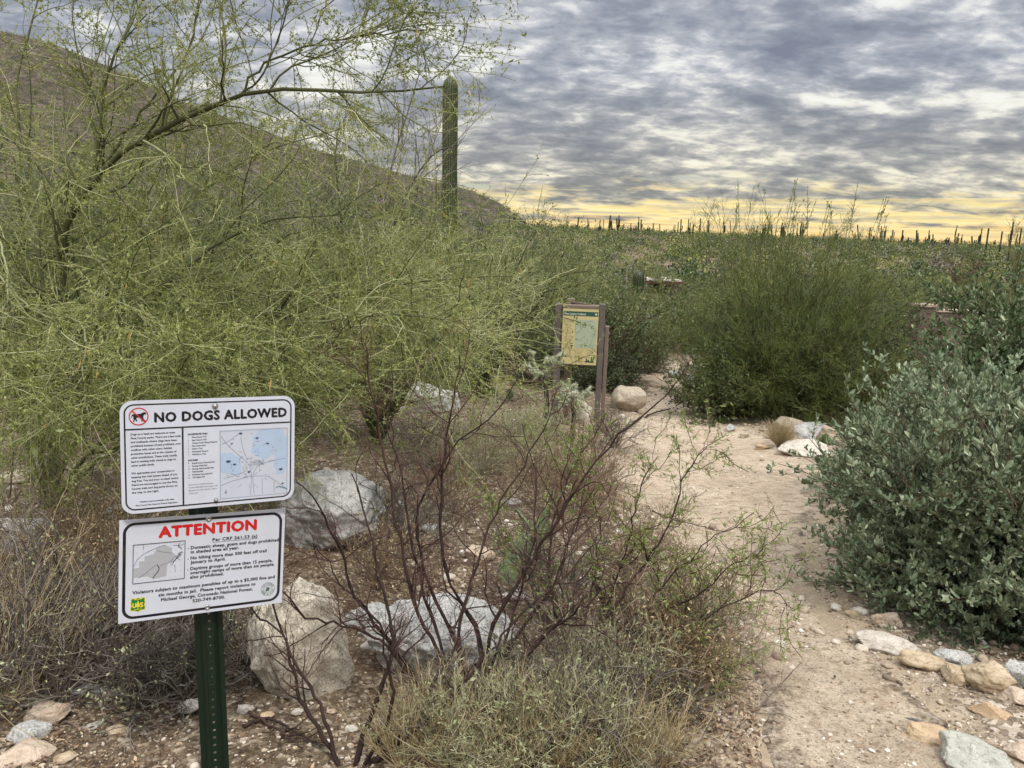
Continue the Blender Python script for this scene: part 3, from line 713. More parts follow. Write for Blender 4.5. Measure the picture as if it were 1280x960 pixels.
# --- the post with its two signs
pc = at3(264.5, 850, 2.25); d_ = nrm(pc-CAM)
t_ = 2.165/d_[1]; pb = CAM+d_*t_
PX, PY = float(pb[0]), float(pb[1]); PZ = float(H(PX, PY))
post_root = empty('trail_sign', (PX, PY, PZ), 0, 'two white metal notice signs, NO DOGS ALLOWED above ATTENTION, bolted to a dark green post', 'sign')
GREEN = mat('post_green', lambda T: principled(T, T.mix(T.noise(T.new('ShaderNodeTexCoord').outputs['Object'], 40, 4), lin((9, 26, 17)), lin((16, 42, 27))), .45, T.noise(T.new('ShaderNodeTexCoord').outputs['Object'], 160, 3), .15, .002, spec=.5))
def build_post():
    # folded U-channel: flanges, sloping walls and a perforated web, swept up the post
    ht = 1.205; cell = .0254; n = int((ht+.25)/cell); z0 = -.25
    mb = MB(); hw = .0115; prof = [(-.040, .006), (-.027, .006), (-.024, .004), (-hw, -.020+.004)]
    for sgn in (-1, 1):
        p = np.array([(sgn*-x, y) if sgn > 0 else (x, y) for x, y in prof]); 
        V = np.array([[x, y, z] for z in (z0, z0+n*cell) for x, y in p]); k = len(p)
        mb.add(V, [[i, i+1, k+i+1, k+i] for i in range(k-1)], 0, None, False)
    ry = -.016; r = .0044
    for c in range(n):
        zc = z0+(c+.5)*cell; out = [(-hw, -cell/2), (0, -cell/2), (hw, -cell/2), (hw, 0), (hw, cell/2), (0, cell/2), (-hw, cell/2), (-hw, 0)]
        a = [R(225+45*i) for i in range(8)]
        V = [[x, ry, zc+z] for x, z in out]+[[r*math.cos(t), ry, zc+r*math.sin(t)] for t in a]
        mb.add(V, [[i, (i+1) % 8, 8+(i+1) % 8, 8+i] for i in range(8)], 0, None, False)
    o = mb.build('post', GREEN, post_root); o.rotation_euler = (0, 0, R(26)); 
    sd = o.modifiers.new('thickness', 'SOLIDIFY'); sd.thickness = .003; sd.offset = 0
    return o
po = build_post(); po.rotation_euler = Euler((R(-1.0), R(0.0), R(26)))
def mount(o, c, yaw, tilt, roll):
    M = Matrix.Translation(Vector(c)-Vector((PX, PY, PZ))) @ rotm(yaw, tilt, roll); o.matrix_local = M
def sign_one():
    W, Hh = 457, 310
    o = panel_mesh(W, Hh, 32, 2, 'sign_panel', WHT2, post_root); o['label'] = 'upper white panel reading NO DOGS ALLOWED with a blue map'
    mount(o, (-.833, 2.1223, 1.018), .4978, -.0337, .0379)
    X = lambda u: u*W; Y = lambda v: v*Hh
    b = Flat(W, Hh); rring(b, rrect(9, 9, W-9, Hh-9, 25), rrect(13, 13, W-13, Hh-13, 21), INK, 1)
    b.rect(13, Y(.243), W-13, Y(.243)+4, INK, 2); b.rect(X(.331), Y(.243)+4, X(.331)+4.5, Hh-13, INK, 2); b.build('border', o)
    s = Flat(W, Hh); cx, cy, r = X(.099), Y(.137), 24
    dog = [(-16, -6), (-13, -8), (-9, -7), (4, -8), (8, -10), (12, -12), (16, -11.5), (19, -8.5), (18.5, -6.5), (14, -5.5), (12, -3), (11, 1), (10, 5), (9, 13), (6.5, 13.5), (6.5, 5), (5, 2.5), (-3, 2), (-7, 3), (-8.5, 6), (-11.5, 13), (-14.5, 14), (-12.5, 8), (-13, 2), (-13.5, -3), (-15.5, -2), (-17.5, 3), (-18.5, 2)]
    s.poly([(cx+x, cy+y+1) for x, y in dog], INK, 2); s.poly([(cx+x, cy+y) for x, y in [(7, 2), (11, 3), (13, 9), (17, 12), (15, 14), (11, 11)]], INK, 3)
    s.poly([(cx+x, cy+y) for x, y in [(-10, 1), (-6, 1), (-5, 8), (-3, 12), (-6, 13), (-8, 9)]], INK, 3)
    s.ring(cx, cy, r-2.6, r, RED, 4); s.line([(cx-16, cy-16), (cx, cy), (cx+16, cy+16)], 2.8, RED, 5); s.build('symbol', o)
    t = Flat(W, Hh); t.text('NO DOGS ALLOWED', X(.185), Y(.193), 26.5, INK, X(.947), .04, sp=1.08)
    t.build('title', o)
    t = Flat(W, Hh)
    L = ['Dogs on a leash are welcome at most', 'Pima County parks. There are a few trails', 'and trailheads where dogs have been', 'prohibited because of past problems, over', 'conflicts with other users, habitat', 'protection issues and at the request of', 'other jurisdictions. These trails usually', 'lead to existing trails closed to dogs on', 'other public lands.', None,
         'We appreciate your cooperation in', 'keeping this trail system ahead of you', 'dog free. You and your on leash canine', 'friend are encouraged to use the Pima', 'County trails and dog parks shown on', 'the map to the right.']
    wd = [.77, .87, .80, .87, .71, .79, .80, .78, .40, 0, .75, .80, .82, .80, .80, .47]
    for i, (q, w_) in enumerate(zip(L, wd)):
        if q: t.text(q, X(.055), Y(.300+.0345*i), 5.6, INK, X(.055+.31*w_), .022)
    t.text('Violations may be punishable under state,', X(.095), Y(.903), 4.2, INK, X(.285), .02); t.text('Pima County Park Rules and Federal Regulations.', X(.075), Y(.934), 4.2, INK, X(.305), .02)
    t.text('DOG RESTRICTED TRAILS', X(.365), Y(.325), 4.8, INK, X(.475), .035)
    for i, q in enumerate(['Pima Canyon Trail', 'Bear Canyon Trail', 'Ventana Creek Natural Preserve', 'Pima Canyon Park', 'Sabino Trail', 'Sweetwater Preserve', 'Wild Burro Trail']):
        t.text(str(i+1), X(.365), Y(.352+.0262*i), 4.2, INK, None, .01); t.text(q, X(.388), Y(.352+.0262*i), 4.4, INK, X(.388+.0048*len(q)), .018)
    t.text('DOG PARKS', X(.365), Y(.562), 4.8, INK, X(.42), .035)
    for i, q in enumerate(['Brandi Fenton Memorial Park', 'Flowing Wells Park', 'George Mehl Foothills Park', 'McDonald Park', 'Northwest Community Park', 'Ted Walker Park']):
        t.text(str(i+8), X(.365), Y(.589+.0262*i), 4.2, INK, None, .01); t.text(q, X(.388), Y(.589+.0262*i), 4.4, INK, X(.388+.0048*len(q)), .018)
    for i, q in enumerate(['Please visit our website www.pima', 'for parks information about dogs or the', 'dog parks and trails closed to dogs in', 'county parks.']):
        t.text(q, X(.365), Y(.785+.0262*i), 4.2, INK, X(.365+.0043*len(q)), .012)
    t.build('small_print', o)
    m = Flat(W, Hh); x0, y0, x1, y1 = X(.547), Y(.30), X(.955), Y(.935); g = np.random.default_rng(4)
    m.rect(x0, y0, x1, y1, PALE, 1); w, h = x1-x0, y1-y0
    def blob(cx, cy, rx, ry, sd, mt, lv):
        q = np.random.default_rng(sd); a = np.linspace(0, 2*math.pi, 26, endpoint=False); r = 1+.12*np.sin(3*a+sd)+.08*np.sin(7*a+2*sd)+q.normal(size=26)*.03
        P = np.stack([np.clip(x0+w*cx+w*rx*r*np.cos(a), x0+1, x1-1), np.clip(y0+h*cy+h*ry*r*np.sin(a), y0+1, y1-1)], -1); m.poly(P, mt, lv)
    blob(.72, .22, .27, .22, 1, BLU, 2); blob(.13, .47, .15, .15, 2, BLU, 2); blob(.90, .55, .11, .14, 3, BLU, 2); blob(.20, .56, .12, .09, 5, BLU, 3); blob(.9, .3, .1, .3, 8, BLU, 3)
    for k in range(46):   # street grid and roads around the town
        cx, cy = x0+w*np.clip(.42+g.normal()*.16, .05, .9), y0+h*np.clip(.5+g.normal()*.15, .06, .9)
        a = g.choice([0, math.pi/2, .6, 2.4]); l = g.uniform(4, 15); m.line([(cx-l/2*math.cos(a), cy-l/2*math.sin(a)), (cx+l/2*math.cos(a), cy+l/2*math.sin(a))], .7, [MGRY, MRED, NAVY][g.integers(3)], 4)
    for k in range(12): m.rect(x0+w*(.44+.018*k), y0+h*(.46+.01*math.sin(k)), x0+w*(.44+.018*k)+.8, y0+h*(.54), MGRY, 5)
    for P in ([(.02, .08), (.1, .2), (.2, .3), (.32, .42), (.42, .52), (.46, .7), (.44, .98)], [(.3, .1), (.34, .3), (.40, .45)], [(.5, .98), (.48, .7), (.55, .55), (.7, .5), (.98, .46)], [(.02, .8), (.2, .74), (.45, .70), (.7, .72), (.85, .82), (.98, .92)], [(.62, .98), (.62, .75)], [(.8, .97), (.8, .8)], [(.4, .6), (.25, .66), (.05, .7)], [(.02, .2), (.15, .14), (.3, .03)]):
        m.line(resample([(x0+w*a, y0+h*b) for a, b in P], 14), .8, MGRY, 4)
    for k in range(16): q = g.random(2); m.disc(x0+w*(.08+.85*q[0]), y0+h*(.1+.8*q[1]), 1.1, [MRED, NAVY, GRN][k % 3], 6, 8)
    for cx, cy, rr in ((.30, .05, 5), (.54, .13, 5), (.70, .22, 4.5), (.12, .45, 7), (.21, .50, 5), (.9, .62, 6), (.17, .19, 3), (.93, .84, 4), (.42, .63, 4)):
        m.disc(x0+w*cx, y0+h*cy, rr, NAVY, 6, 12, rr*.4); m.rect(x0+w*cx-rr*.5, y0+h*cy, x0+w*cx+rr*.5, y0+h*cy+rr*.55, NAVY, 7)
    m.line([(x0+w*.83, y0+h*.90), (x0+w*.87, y0+h*.88), (x0+w*.92, y0+h*.9), (x0+w, y0+h*.93)], 2.5, pm('map_teal', (84, 130, 150)), 6)
    m.text('N', x0+w*.07, y0+h*.92, 5, INK, None, .02, 6); m.line([(x0+w*.085, y0+h*.9), (x0+w*.085, y0+h*.86)], .8, INK, 6)
    for (a, b, c, d) in ((x0, y0, x1, y0+.9), (x0, y1-.9, x1, y1), (x0, y0, x0+.9, y1), (x1-.9, y0, x1, y1)): m.rect(a, b, c, d, MGRY, 8)
    m.build('map', o)
    bolt(o, (.520-.5)*W/1000, (.5-.07)*Hh/1000, .0085); bolt(o, (.523-.5)*W/1000, (.5-.94)*Hh/1000, .0062)
sign_one()
def sign_two():
    W, Hh = 447, 295
    o = panel_mesh(W, Hh, 0, 1.6, 'sign_panel', WHT, post_root); o['label'] = 'lower white square-cornered panel reading ATTENTION in red'
    mount(o, (-.869, 2.130, .683), .513, -.0443, .0697)
    X = lambda u: u*W; Y = lambda v: v*Hh
    b = Flat(W, Hh); rring(b, rrect(9, 9, W-8, Hh-9, 30), rrect(17, 16.5, W-16, Hh-16.5, 23), INK, 1); b.build('border', o)
    t = Flat(W, Hh); t.text('ATTENTION', X(.225), Y(.193), 31, RED, X(.812), .05, sp=1.06); t.build('title', o)
    t = Flat(W, Hh); c = 9.6
    def ln(q, a, v, z=None, bb=.034): t.text(q, X(a), Y(v), c, INK, X(z), bb, sp=1.06)
    ln('Per CRF 261.53 (a)', .542, .278, .822); t.rect(X(.542), Y(.287), X(.822), Y(.287)+1.2, INK)
    ln('Domestic sheep, goats and dogs prohibited', .412, .338, .962); ln('in shaded area all year.', .412, .381, .708)
    ln('No hiking more than 500 feet off trail', .412, .441, .886); ln('January to April.', .412, .484, .625)
    ln('Daytime groups of more than 15 people,', .412, .548, .926); ln('overnight camps of more than six people,', .412, .591, .940); ln('also prohibited.', .412, .634, .615)
    ln('Violators subject to maximum penalties of up to a $5,000 fine and', .078, .726, .945); ln('six months in jail.  Please report violations to', .228, .778, .820)
    ln('Michael George, Coronado National Forest,', .243, .828, .803); ln('520-749-8700.', .430, .878, .628)
    for v in (.325, .43, .537): t.rect(X(.394), Y(v), X(.394)+2.6, Y(v)+2.6, INK)
    t.build('lettering', o)
    m = Flat(W, Hh); x0, y0, x1, y1 = X(.077), Y(.243), X(.378), Y(.625); w, h = x1-x0, y1-y0
    for (a, b_, c_, d) in ((x0, y0, x1, y0+1.6), (x0, y1-1.6, x1, y1), (x0, y0, x0+1.6, y1), (x1-1.6, y0, x1, y1)): m.rect(a, b_, c_, d, INK, 6)
    q = lambda P: [(x0+w*a, y0+h*b) for a, b in P]
    m.poly(q([(.02, .60), (.12, .60), (.12, .44), (.22, .44), (.22, .32), (.40, .28), (.46, .12), (.60, .07), (.74, .16), (.74, .30), (.80, .42), (.78, .52), (.66, .56), (.64, .88), (.40, .92), (.28, .84), (.02, .84)]), HATCH, 2)
    for P in ([(.02, .55), (.08, .40), (.2, .26), (.4, .15), (.6, .07)], [(.2, .02), (.2, .16)], [(.45, .2), (.6, .26), (.75, .3), (.8, .38), (.9, .5)], [(.12, .85), (.25, .75), (.4, .60), (.46, .56), (.5, .66), (.56, .55), (.64, .58), (.7, .5)], [(.76, .1), (.9, .12), (.98, .08)], [(.74, .62), (.85, .4), (.96, .3)], [(.8, .6), (.81, .8)], [(.72, .6), (.76, .45), (.9, .34)]):
        m.line(resample(q(P), 12), 1.1, MGRY, 4)
    for P in ([(.46, .56), (.5, .68), (.44, .8), (.38, .9)], [(.76, .55), (.84, .44), (.92, .36), (.86, .34), (.94, .28)], [(.88, .06), (.87, .14), (.93, .2)]): m.line(resample(q(P), 10), 1.8, INK, 5)
    for i in range(9):
        for j in range(7): m.disc(x0+w*(.08+.105*i), y0+h*(.08+.14*j), .8, MGRY, 5, 6)
    m.build('map', o)
    s = Flat(W, Hh); cx, cy = X(.110), Y(.833)
    half = [(0, -21), (7, -18), (14, -20), (19, -18), (18, -12), (19.5, -5), (17, 3), (20, 10), (18.5, 17), (12, 17), (6, 19), (0, 22)]
    full = lambda k: [(cx+x*k, cy+y*k) for x, y in half]+[(cx-x*k, cy+y*k) for x, y in half[::-1][1:-1]]
    s.poly(full(1.0), YEL, 1); s.poly(full(.9), GRN, 2); s.text('U', cx-13.5, cy+8, 14, YEL, cx-5, .04, 3); s.text('S', cx+5, cy+8, 14, YEL, cx+13, .04, 3)
    s.poly([(cx, cy-13), (cx+5.5, cy+6), (cx+1.3, cy+5.5), (cx+1.3, cy+11), (cx-1.3, cy+11), (cx-1.3, cy+5.5), (cx-5.5, cy+6)], YEL, 4); s.rect(cx-10, cy+13, cx+10, cy+14.5, YEL, 4); s.rect(cx-9, cy-16, cx+9, cy-14.6, YEL, 4)
    s.build('emblem', o)
    s = Flat(W, Hh); cx, cy, r = X(.903), Y(.835), 20.5
    s.ring(cx, cy, r-1.1, r, SEAL, 1); s.ring(cx, cy, r*.56, r*.61, SEAL, 1)
    for i, ch in enumerate('ARIZONA'):
        a = R(-90+(i-3)*20); s.text(ch, cx+r*.70*math.cos(a), cy+r*.70*math.sin(a), 4.6, SEAL, None, .02, 2, 'CENTER', rot=a+math.pi/2)
    for i, ch in enumerate('GAME & FISH'):
        if ch != ' ':
            a = R(90-(i-5)*15); s.text(ch, cx+r*.88*math.cos(a), cy+r*.88*math.sin(a), 4.4, SEAL, None, .02, 2, 'CENTER', rot=a-math.pi/2)
    s.poly([(cx-7, cy+4), (cx-4, cy-3), (cx-6, cy-7), (cx-1, cy-5), (cx+2, cy-9), (cx+3, cy-3), (cx+8, cy-1), (cx+3, cy+2), (cx+5, cy+8), (cx, cy+5), (cx-4, cy+8)], SEAL, 2)
    s.build('emblem', o)
    bolt(o, (.514-.5)*W/1000, (.5-.045)*Hh/1000, .0080, 'grommet', True); bolt(o, (.520-.5)*W/1000, (.5-.945)*Hh/1000, .0075, 'grommet', True)
sign_two()

# --- map board by the trail
WOODP = barkmat('weathered_post', lin((92, 84, 82)), lin((138, 128, 120)), 14); TIMB = barkmat('weathered_timber', lin((120, 104, 92)), lin((150, 136, 120)), 10)
def boxm(mb, x0, x1, y0, y1, z0, z1, mi=0):
    V = [[x, y, z] for z in (z0, z1) for x, y in ((x0, y0), (x1, y0), (x1, y1), (x0, y1))]
    mb.add(V, [[0, 3, 2, 1], [4, 5, 6, 7], [0, 1, 5, 4], [1, 2, 6, 5], [2, 3, 7, 6], [3, 0, 4, 7]], mi, None, False)
def bevel(o, w=.004):
    b = o.modifiers.new('bevel', 'BEVEL'); b.width = w; b.segments = 2; b.limit_method = 'ANGLE'; return o
def info_board():
    p = at(745, 543); D = fdist(p); k = D/F                  # metres per pixel at the board
    rz = R(-6); r = empty('map_board', tuple(p), rz, 'tan trail map board with a dark green header between two weathered wooden posts', 'map board')
    def q(px): return (px-750)*k*.97
    def zz(py): return float((at3(745, py, D)-p)[2])
    zt = zz(377)
    for x0, x1, y0, top, lab in ((746.5, 753.5, 0, zz(377), None), (691, 700, .04, zz(379), None)):
        mb = MB(); boxm(mb, q(x0), q(x1), y0-.045, y0+.05, -.3, top); bevel(mb.build('post', WOODP, r), .006)
    for x0, x1, y0, top in ((703.5, 713.5, .42, zz(375.5)), (755, 760, .30, zz(408))):
        mb = MB(); boxm(mb, q(x0), q(x1), y0-.05, y0+.05, -.3, top); o = bevel(mb.build('rear_post', TIMB, r), .006)
    mb = MB(); boxm(mb, q(700.3), q(746), -.03, .05, zz(383.5), zz(379.5)); bevel(mb.build('rail', TIMB, r), .004)
    mb = MB(); boxm(mb, q(700.3), q(746), .0, .05, zz(456), zz(454)); bevel(mb.build('rail', TIMB, r), .004)
    mb = MB(); V = np.array([[q(706), .40, zz(379)], [q(706), .40, zz(381)], [q(746), .02, zz(379.5)], [q(746), .02, zz(381.5)]]); V2 = V+[0, .04, 0]
    mb.add(np.vstack([V, V2]), [[0, 2, 3, 1], [4, 5, 7, 6], [0, 4, 6, 2], [1, 3, 7, 5], [0, 1, 5, 4], [2, 6, 7, 3]], 0, None, False); mb.build('brace', TIMB, r)
    x0, x1, z0, z1 = q(701), q(745.5), zz(453.5), zz(384)
    W, Hh = (x1-x0)*1000, (z1-z0)*1000
    TAN = pm('board_tan', (204, 190, 138), .55); HDR = pm('board_header_green', (32, 84, 70)); BM = pm('board_map_green', (172, 184, 158)); TXT = pm('board_text', (150, 128, 92)); ORG = pm('board_orange', (206, 170, 120)); CG = pm('board_cactus_green', (66, 96, 66)); OFF = pm('board_white', (226, 222, 204))
    o = panel_mesh(W, Hh, 0, 14, 'board_face', TAN, r); o.location = ((x0+x1)/2, -.035, (z0+z1)/2)
    f = Flat(W, Hh); g = np.random.default_rng(2); X = lambda u: u*W; Y = lambda v: v*Hh
    f.rect(X(.015), Y(.045), X(.985), Y(.125), HDR, 2); f.text('Pima Canyon Trailhead', X(.05), Y(.105), Hh*.034, OFF, X(.64), .02, 4); f.disc(X(.93), Y(.085), Hh*.018, OFF, 4, 10); f.build('header', o)
    f = Flat(W, Hh); f.rect(X(.36), Y(.19), X(.95), Y(.70), BM, 2)
    for i in range(9):
        P = np.cumsum(np.vstack([g.uniform([.4, .25], [.85, .6]), g.normal(size=(7, 2))*.06]), 0); P = np.clip(P, [.37, .21], [.94, .69])
        f.line([(X(a), Y(b)) for a, b in P], 2.0, CG if i % 3 else INK, 4)
    for i in range(10): a, b = g.uniform([.4, .23], [.9, .68]); f.disc(X(a), Y(b), 3, INK, 5, 8)
    f.line([(X(.38), Y(.55)), (X(.46), Y(.55))], 5, INK, 5); f.build('map', o)
    f = Flat(W, Hh)
    for j in range(33):
        v = .19+.021*j
        if j % 7 == 6: continue
        f.rect(X(.05), Y(v), X(g.uniform(.24, .31)), Y(v)+2.4, TXT, 2)
    for j in range(11):
        v = .73+.021*j; f.rect(X(.38), Y(v), X(g.uniform(.58, .64)), Y(v)+2.4, TXT if j % 4 else ORG, 2); 
        if j < 5: f.rect(X(.70), Y(v), X(g.uniform(.86, .93)), Y(v)+2.4, TXT, 2)
    f.rect(X(.37), Y(.712), X(.9), Y(.712)+5, ORG, 2); f.rect(X(.05), Y(.16), X(.3), Y(.16)+5, ORG, 2)
    for x, h in ((.70, .07), (.76, .045), (.84, .09), (.88, .06), (.72, .04)): f.rect(X(x), Y(.95-h), X(x+.035), Y(.95), CG, 3)
    f.rect(X(.68), Y(.93), X(.93), Y(.955), CG, 3); f.rect(X(.31), Y(.128), X(.345), Y(.165), CG, 3); f.rect(X(.28), Y(.40), X(.31), Y(.425), INK, 3); f.rect(X(.27), Y(.65), X(.32), Y(.67), INK, 3)
    f.build('lettering', o)
    return r
info_board()

# --- masonry wall behind the right-hand bushes, low houses in the scrub
BR = rockmat('wall_masonry', lin((98, 82, 76)), lin((124, 106, 96)), lin((80, 64, 58)), 1.5, .2); CAPM = plain('wall_cap', lin((196, 176, 158)), .85)
def masonry():
    a = at3(1150, 392, 13.0); b = at3(1171, 392, 13.0); p = np.array([a[0], a[1], 0]); z = float(H0(p[0], p[1])); ztop = at3(1150, 380, 13.0)[2]
    r = empty('masonry_wall', (p[0], p[1], z), R(6), 'reddish brown masonry wall with a pale capped end pillar, behind the grey-green bush', 'wall')
    h = ztop-z; w = b[0]-a[0]
    mb = MB(); boxm(mb, 0, w, 0, .3, -.3, h-.05); mb.build('pillar', BR, r); mb = MB(); boxm(mb, -.02, w+.02, -.02, .32, h-.05, h); bevel(mb.build('pillar_cap', CAPM, r), .01)
    mb = MB(); boxm(mb, w, w+4.5, .05, .25, -.3, h-.13); mb.build('wall_run', BR, r); mb = MB(); boxm(mb, w+.021, w+4.5, .03, .27, h-.13, h-.09); bevel(mb.build('coping', CAPM, r), .008)
masonry()
def house(px, py, dist, w, h, dp, label, rz=0):
    c = at3(px, py, dist); z = float(min(H0(c[0], c[1]), c[2]-h))
    ADO = plain('adobe', lin((170, 146, 122)), .9); ROOF = plain('flat_roof', lin((206, 196, 182)), .8); FAS = plain('fascia_brown', lin((92, 62, 50)), .8); GL = mat('window_dark', lambda T: principled(T, (.03, .035, .04, 1), .15, spec=.5))
    r = empty('house', (c[0], c[1], z), rz, label, 'house'); hh = c[2]-z
    mb = MB(); boxm(mb, -w/2, w/2, 0, dp, -1, hh-.35); mb.build('wall', ADO, r)
    mb = MB(); boxm(mb, -w/2-.5, w/2+.5, -.6, dp+.5, hh-.35, hh-.12, 0); o = mb.build('fascia', FAS, r)
    mb = MB(); boxm(mb, -w/2-.4, w/2+.4, -.5, dp+.4, hh-.119, hh, 0); mb.build('roof', ROOF, r)
    for k in range(3):
        x = -w/2+w*(k+.7)/3.4; mb = MB(); boxm(mb, x, x+w*.12, -.03, .02, hh-1.9, hh-.8); mb.build('window', GL, r)
    return r
house(826, 349, 62, 2.3, 2.6, 4, 'small pale flat-roofed house showing in the scrub, right of the map board')
#house(785, 275, 190, 6.2, 2.2, 6, 'long low house with a thin flat roof line on the skyline')
#house(1118, 303, 120, 6.5, 2.0, 6, 'grey low house showing through the scrub on the right, under the skyline')

# ------------------------------------------------------------------ plants
def bark(*a): return barkmat(*a)
PV_BARK = bark('palo_verde_bark', lin((92, 96, 62)), lin((142, 146, 104)), 9)
PV_DARK = bark('palo_verde_limb', lin((62, 62, 44)), lin((112, 116, 80)), 6)
PV_PALE = bark('palo_verde_pale_stem', lin((118, 124, 84)), lin((170, 172, 130)), 9)
PV_TWIG = leafmat('palo_verde_twig', lin((86, 92, 48)), lin((158, 162, 104)), lin((220, 216, 172)), .1)
PV_LEAF = leafmat('palo_verde_leaf', lin((76, 88, 38)), lin((138, 148, 72)), lin((198, 196, 120)), .35)
PV_POD = leafmat('dry_pod', lin((150, 122, 70)), lin((186, 158, 96)), lin((206, 180, 120)), .2)
BR_TWIG = leafmat('broom_twig', lin((58, 76, 30)), lin((104, 122, 54)), lin((158, 170, 96)), .4)
BR_TIP = leafmat('broom_seed_tip', lin((104, 110, 62)), lin((142, 140, 88)), lin((178, 168, 118)), .3)
JO_LEAF = leafmat('jojoba_leaf', lin((74, 89, 62)), lin((126, 141, 108)), lin((200, 207, 172)), .15, 3)
JO_WOOD = bark('jojoba_wood', lin((78, 68, 54)), lin((122, 110, 88)))
DK_WOOD = bark('bare_dark_stem', lin((34, 25, 23)), lin((78, 60, 54)), 18)
DK_TWIG = bark('bare_red_twig', lin((74, 50, 44)), lin((122, 94, 84)), 30)
CC_LEAF = leafmat('catclaw_leaf', lin((98, 120, 52)), lin((134, 150, 76)), lin((168, 176, 104)), .35)
SG_LEAF = leafmat('sage_leaf', lin((118, 124, 84)), lin((154, 160, 112)), lin((194, 196, 152)), .2)
DRY = leafmat('dry_stem', lin((136, 118, 88)), lin((184, 164, 122)), lin((222, 206, 166)), .15)
GREYT = leafmat('grey_dead_twig', lin((58, 50, 44)), lin((104, 94, 84)), lin((166, 156, 140)), .05)
CR_LEAF = leafmat('creosote_leaf', lin((54, 68, 34)), lin((84, 98, 52)), lin((124, 134, 80)), .25)
DKG_LEAF = leafmat('dark_scrub_leaf', lin((46, 58, 36)), lin((72, 86, 52)), lin((108, 120, 82)), .2)
YG_LEAF = leafmat('yellow_green_leaf', lin((104, 112, 50)), lin((146, 150, 74)), lin((186, 182, 108)), .3)
OLV_LEAF = leafmat('olive_leaf', lin((78, 86, 44)), lin((112, 120, 66)), lin((150, 154, 96)), .3)

def wood_level(mb, P, r0, r1, sides, mi=0, g=None):
    N, K, _ = P.shape; r0 = np.broadcast_to(r0, (N,)); t = np.linspace(0, 1, K)[None]
    Rr = r0[:, None]*(1-t)+np.minimum(r1, r0)[:, None]*t if hasattr(r1, '__len__') else r0[:, None]*(1-t)+min(r1, 9)*t
    tubes(mb, P, Rr, sides, mi, None if g is None else g.random(N)); return Rr
def shrub_geo(seed, h, rx, nstem, n2, n3, l2, l3, r0=.008, wander=.12, up=.03, spread=1.25, leafn=0, ll=.02, lw=.01, K1=7, K2=5, K3=4, lshape=4, lump=.25, fillp=1., t2=.3, t3=.15, ang2=.6, ang3=.6, twr=.0012, tw_mi=0, flat=1., lout=.8, lup=.2, lsd=.3, n4=0, l4=.1, t1len=(.6, 1.), lfold=.25):
    """wood builder and crown builder for a many-stemmed shrub rooted at the origin"""
    g = np.random.default_rng(seed); W = MB(); C = MB()
    az = g.random(nstem)*2*math.pi; th = np.arccos(1-(1-math.cos(spread))*g.random(nstem)**fillp)
    D = np.stack([np.sin(th)*np.cos(az), np.sin(th)*np.sin(az), np.cos(th)], -1)
    L = 1/np.sqrt((np.sin(th)/rx)**2+(np.cos(th)/h)**2)
    L = L*(1+lump*(vn3(D, 2.2, seed)))*g.uniform(t1len[0], t1len[1], nstem)
    S = np.stack([np.cos(az), np.sin(az), az*0], -1)*.06*rx*g.random((nstem, 1))
    P1 = grow(g, S, D, L, K1, wander, up); R1 = wood_level(W, P1, r0*g.uniform(.6, 1.2, nstem), r0*.25, 5, 0, g)
    S, D, r, i, t = kids(g, P1, R1, n2, t2, 1., ang2, .25)
    P2 = grow(g, S, D, l2*g.uniform(.5, 1.2, len(S)), K2, wander*1.2, up*1.5); R2 = wood_level(W, P2, np.minimum(r, r0*.45), twr*1.3, 3, 0, g)
    S, D, r, i, t = kids(g, P2, R2, n3, t3, 1., ang3, .25)
    P3 = grow(g, S, D, l3*g.uniform(.5, 1.2, len(S)), K3, wander*1.3, up*2); wood_level(C, P3, twr*np.ones(len(S)), twr*.5, 3, tw_mi, g)
    Q = P3
    if n4:
        S, D, r, i, t = kids(g, P3, np.full(P3.shape[:2], twr), n4, .1, 1., ang3, .25)
        P4 = grow(g, S, D, l4*g.uniform(.5, 1.2, len(S)), 3, wander*1.3, up*2); wood_level(C, P4, twr*.8*np.ones(len(S)), twr*.4, 3, tw_mi, g); Q = P4
    if leafn: leaves(g, C, Q, leafn, ll, lw, 1, .1, lout, lup, lfold, lsd, lshape)
    return W, C
def plant(name, loc, rz, label, cat, W, C, mw, mc, group=None, wood='stems', crown='foliage', sc=1):
    r = empty(name, tuple(loc), rz, label, cat, group); r.scale = (sc,)*3
    if W is not None and W.n: W.build(wood, mw, r)
    if C is not None and C.n: C.build(crown, mc, r)
    return r
def gpt(px, py): p = at(px, py); return np.array([p[0], p[1], float(H(p[0], p[1]))-.01])

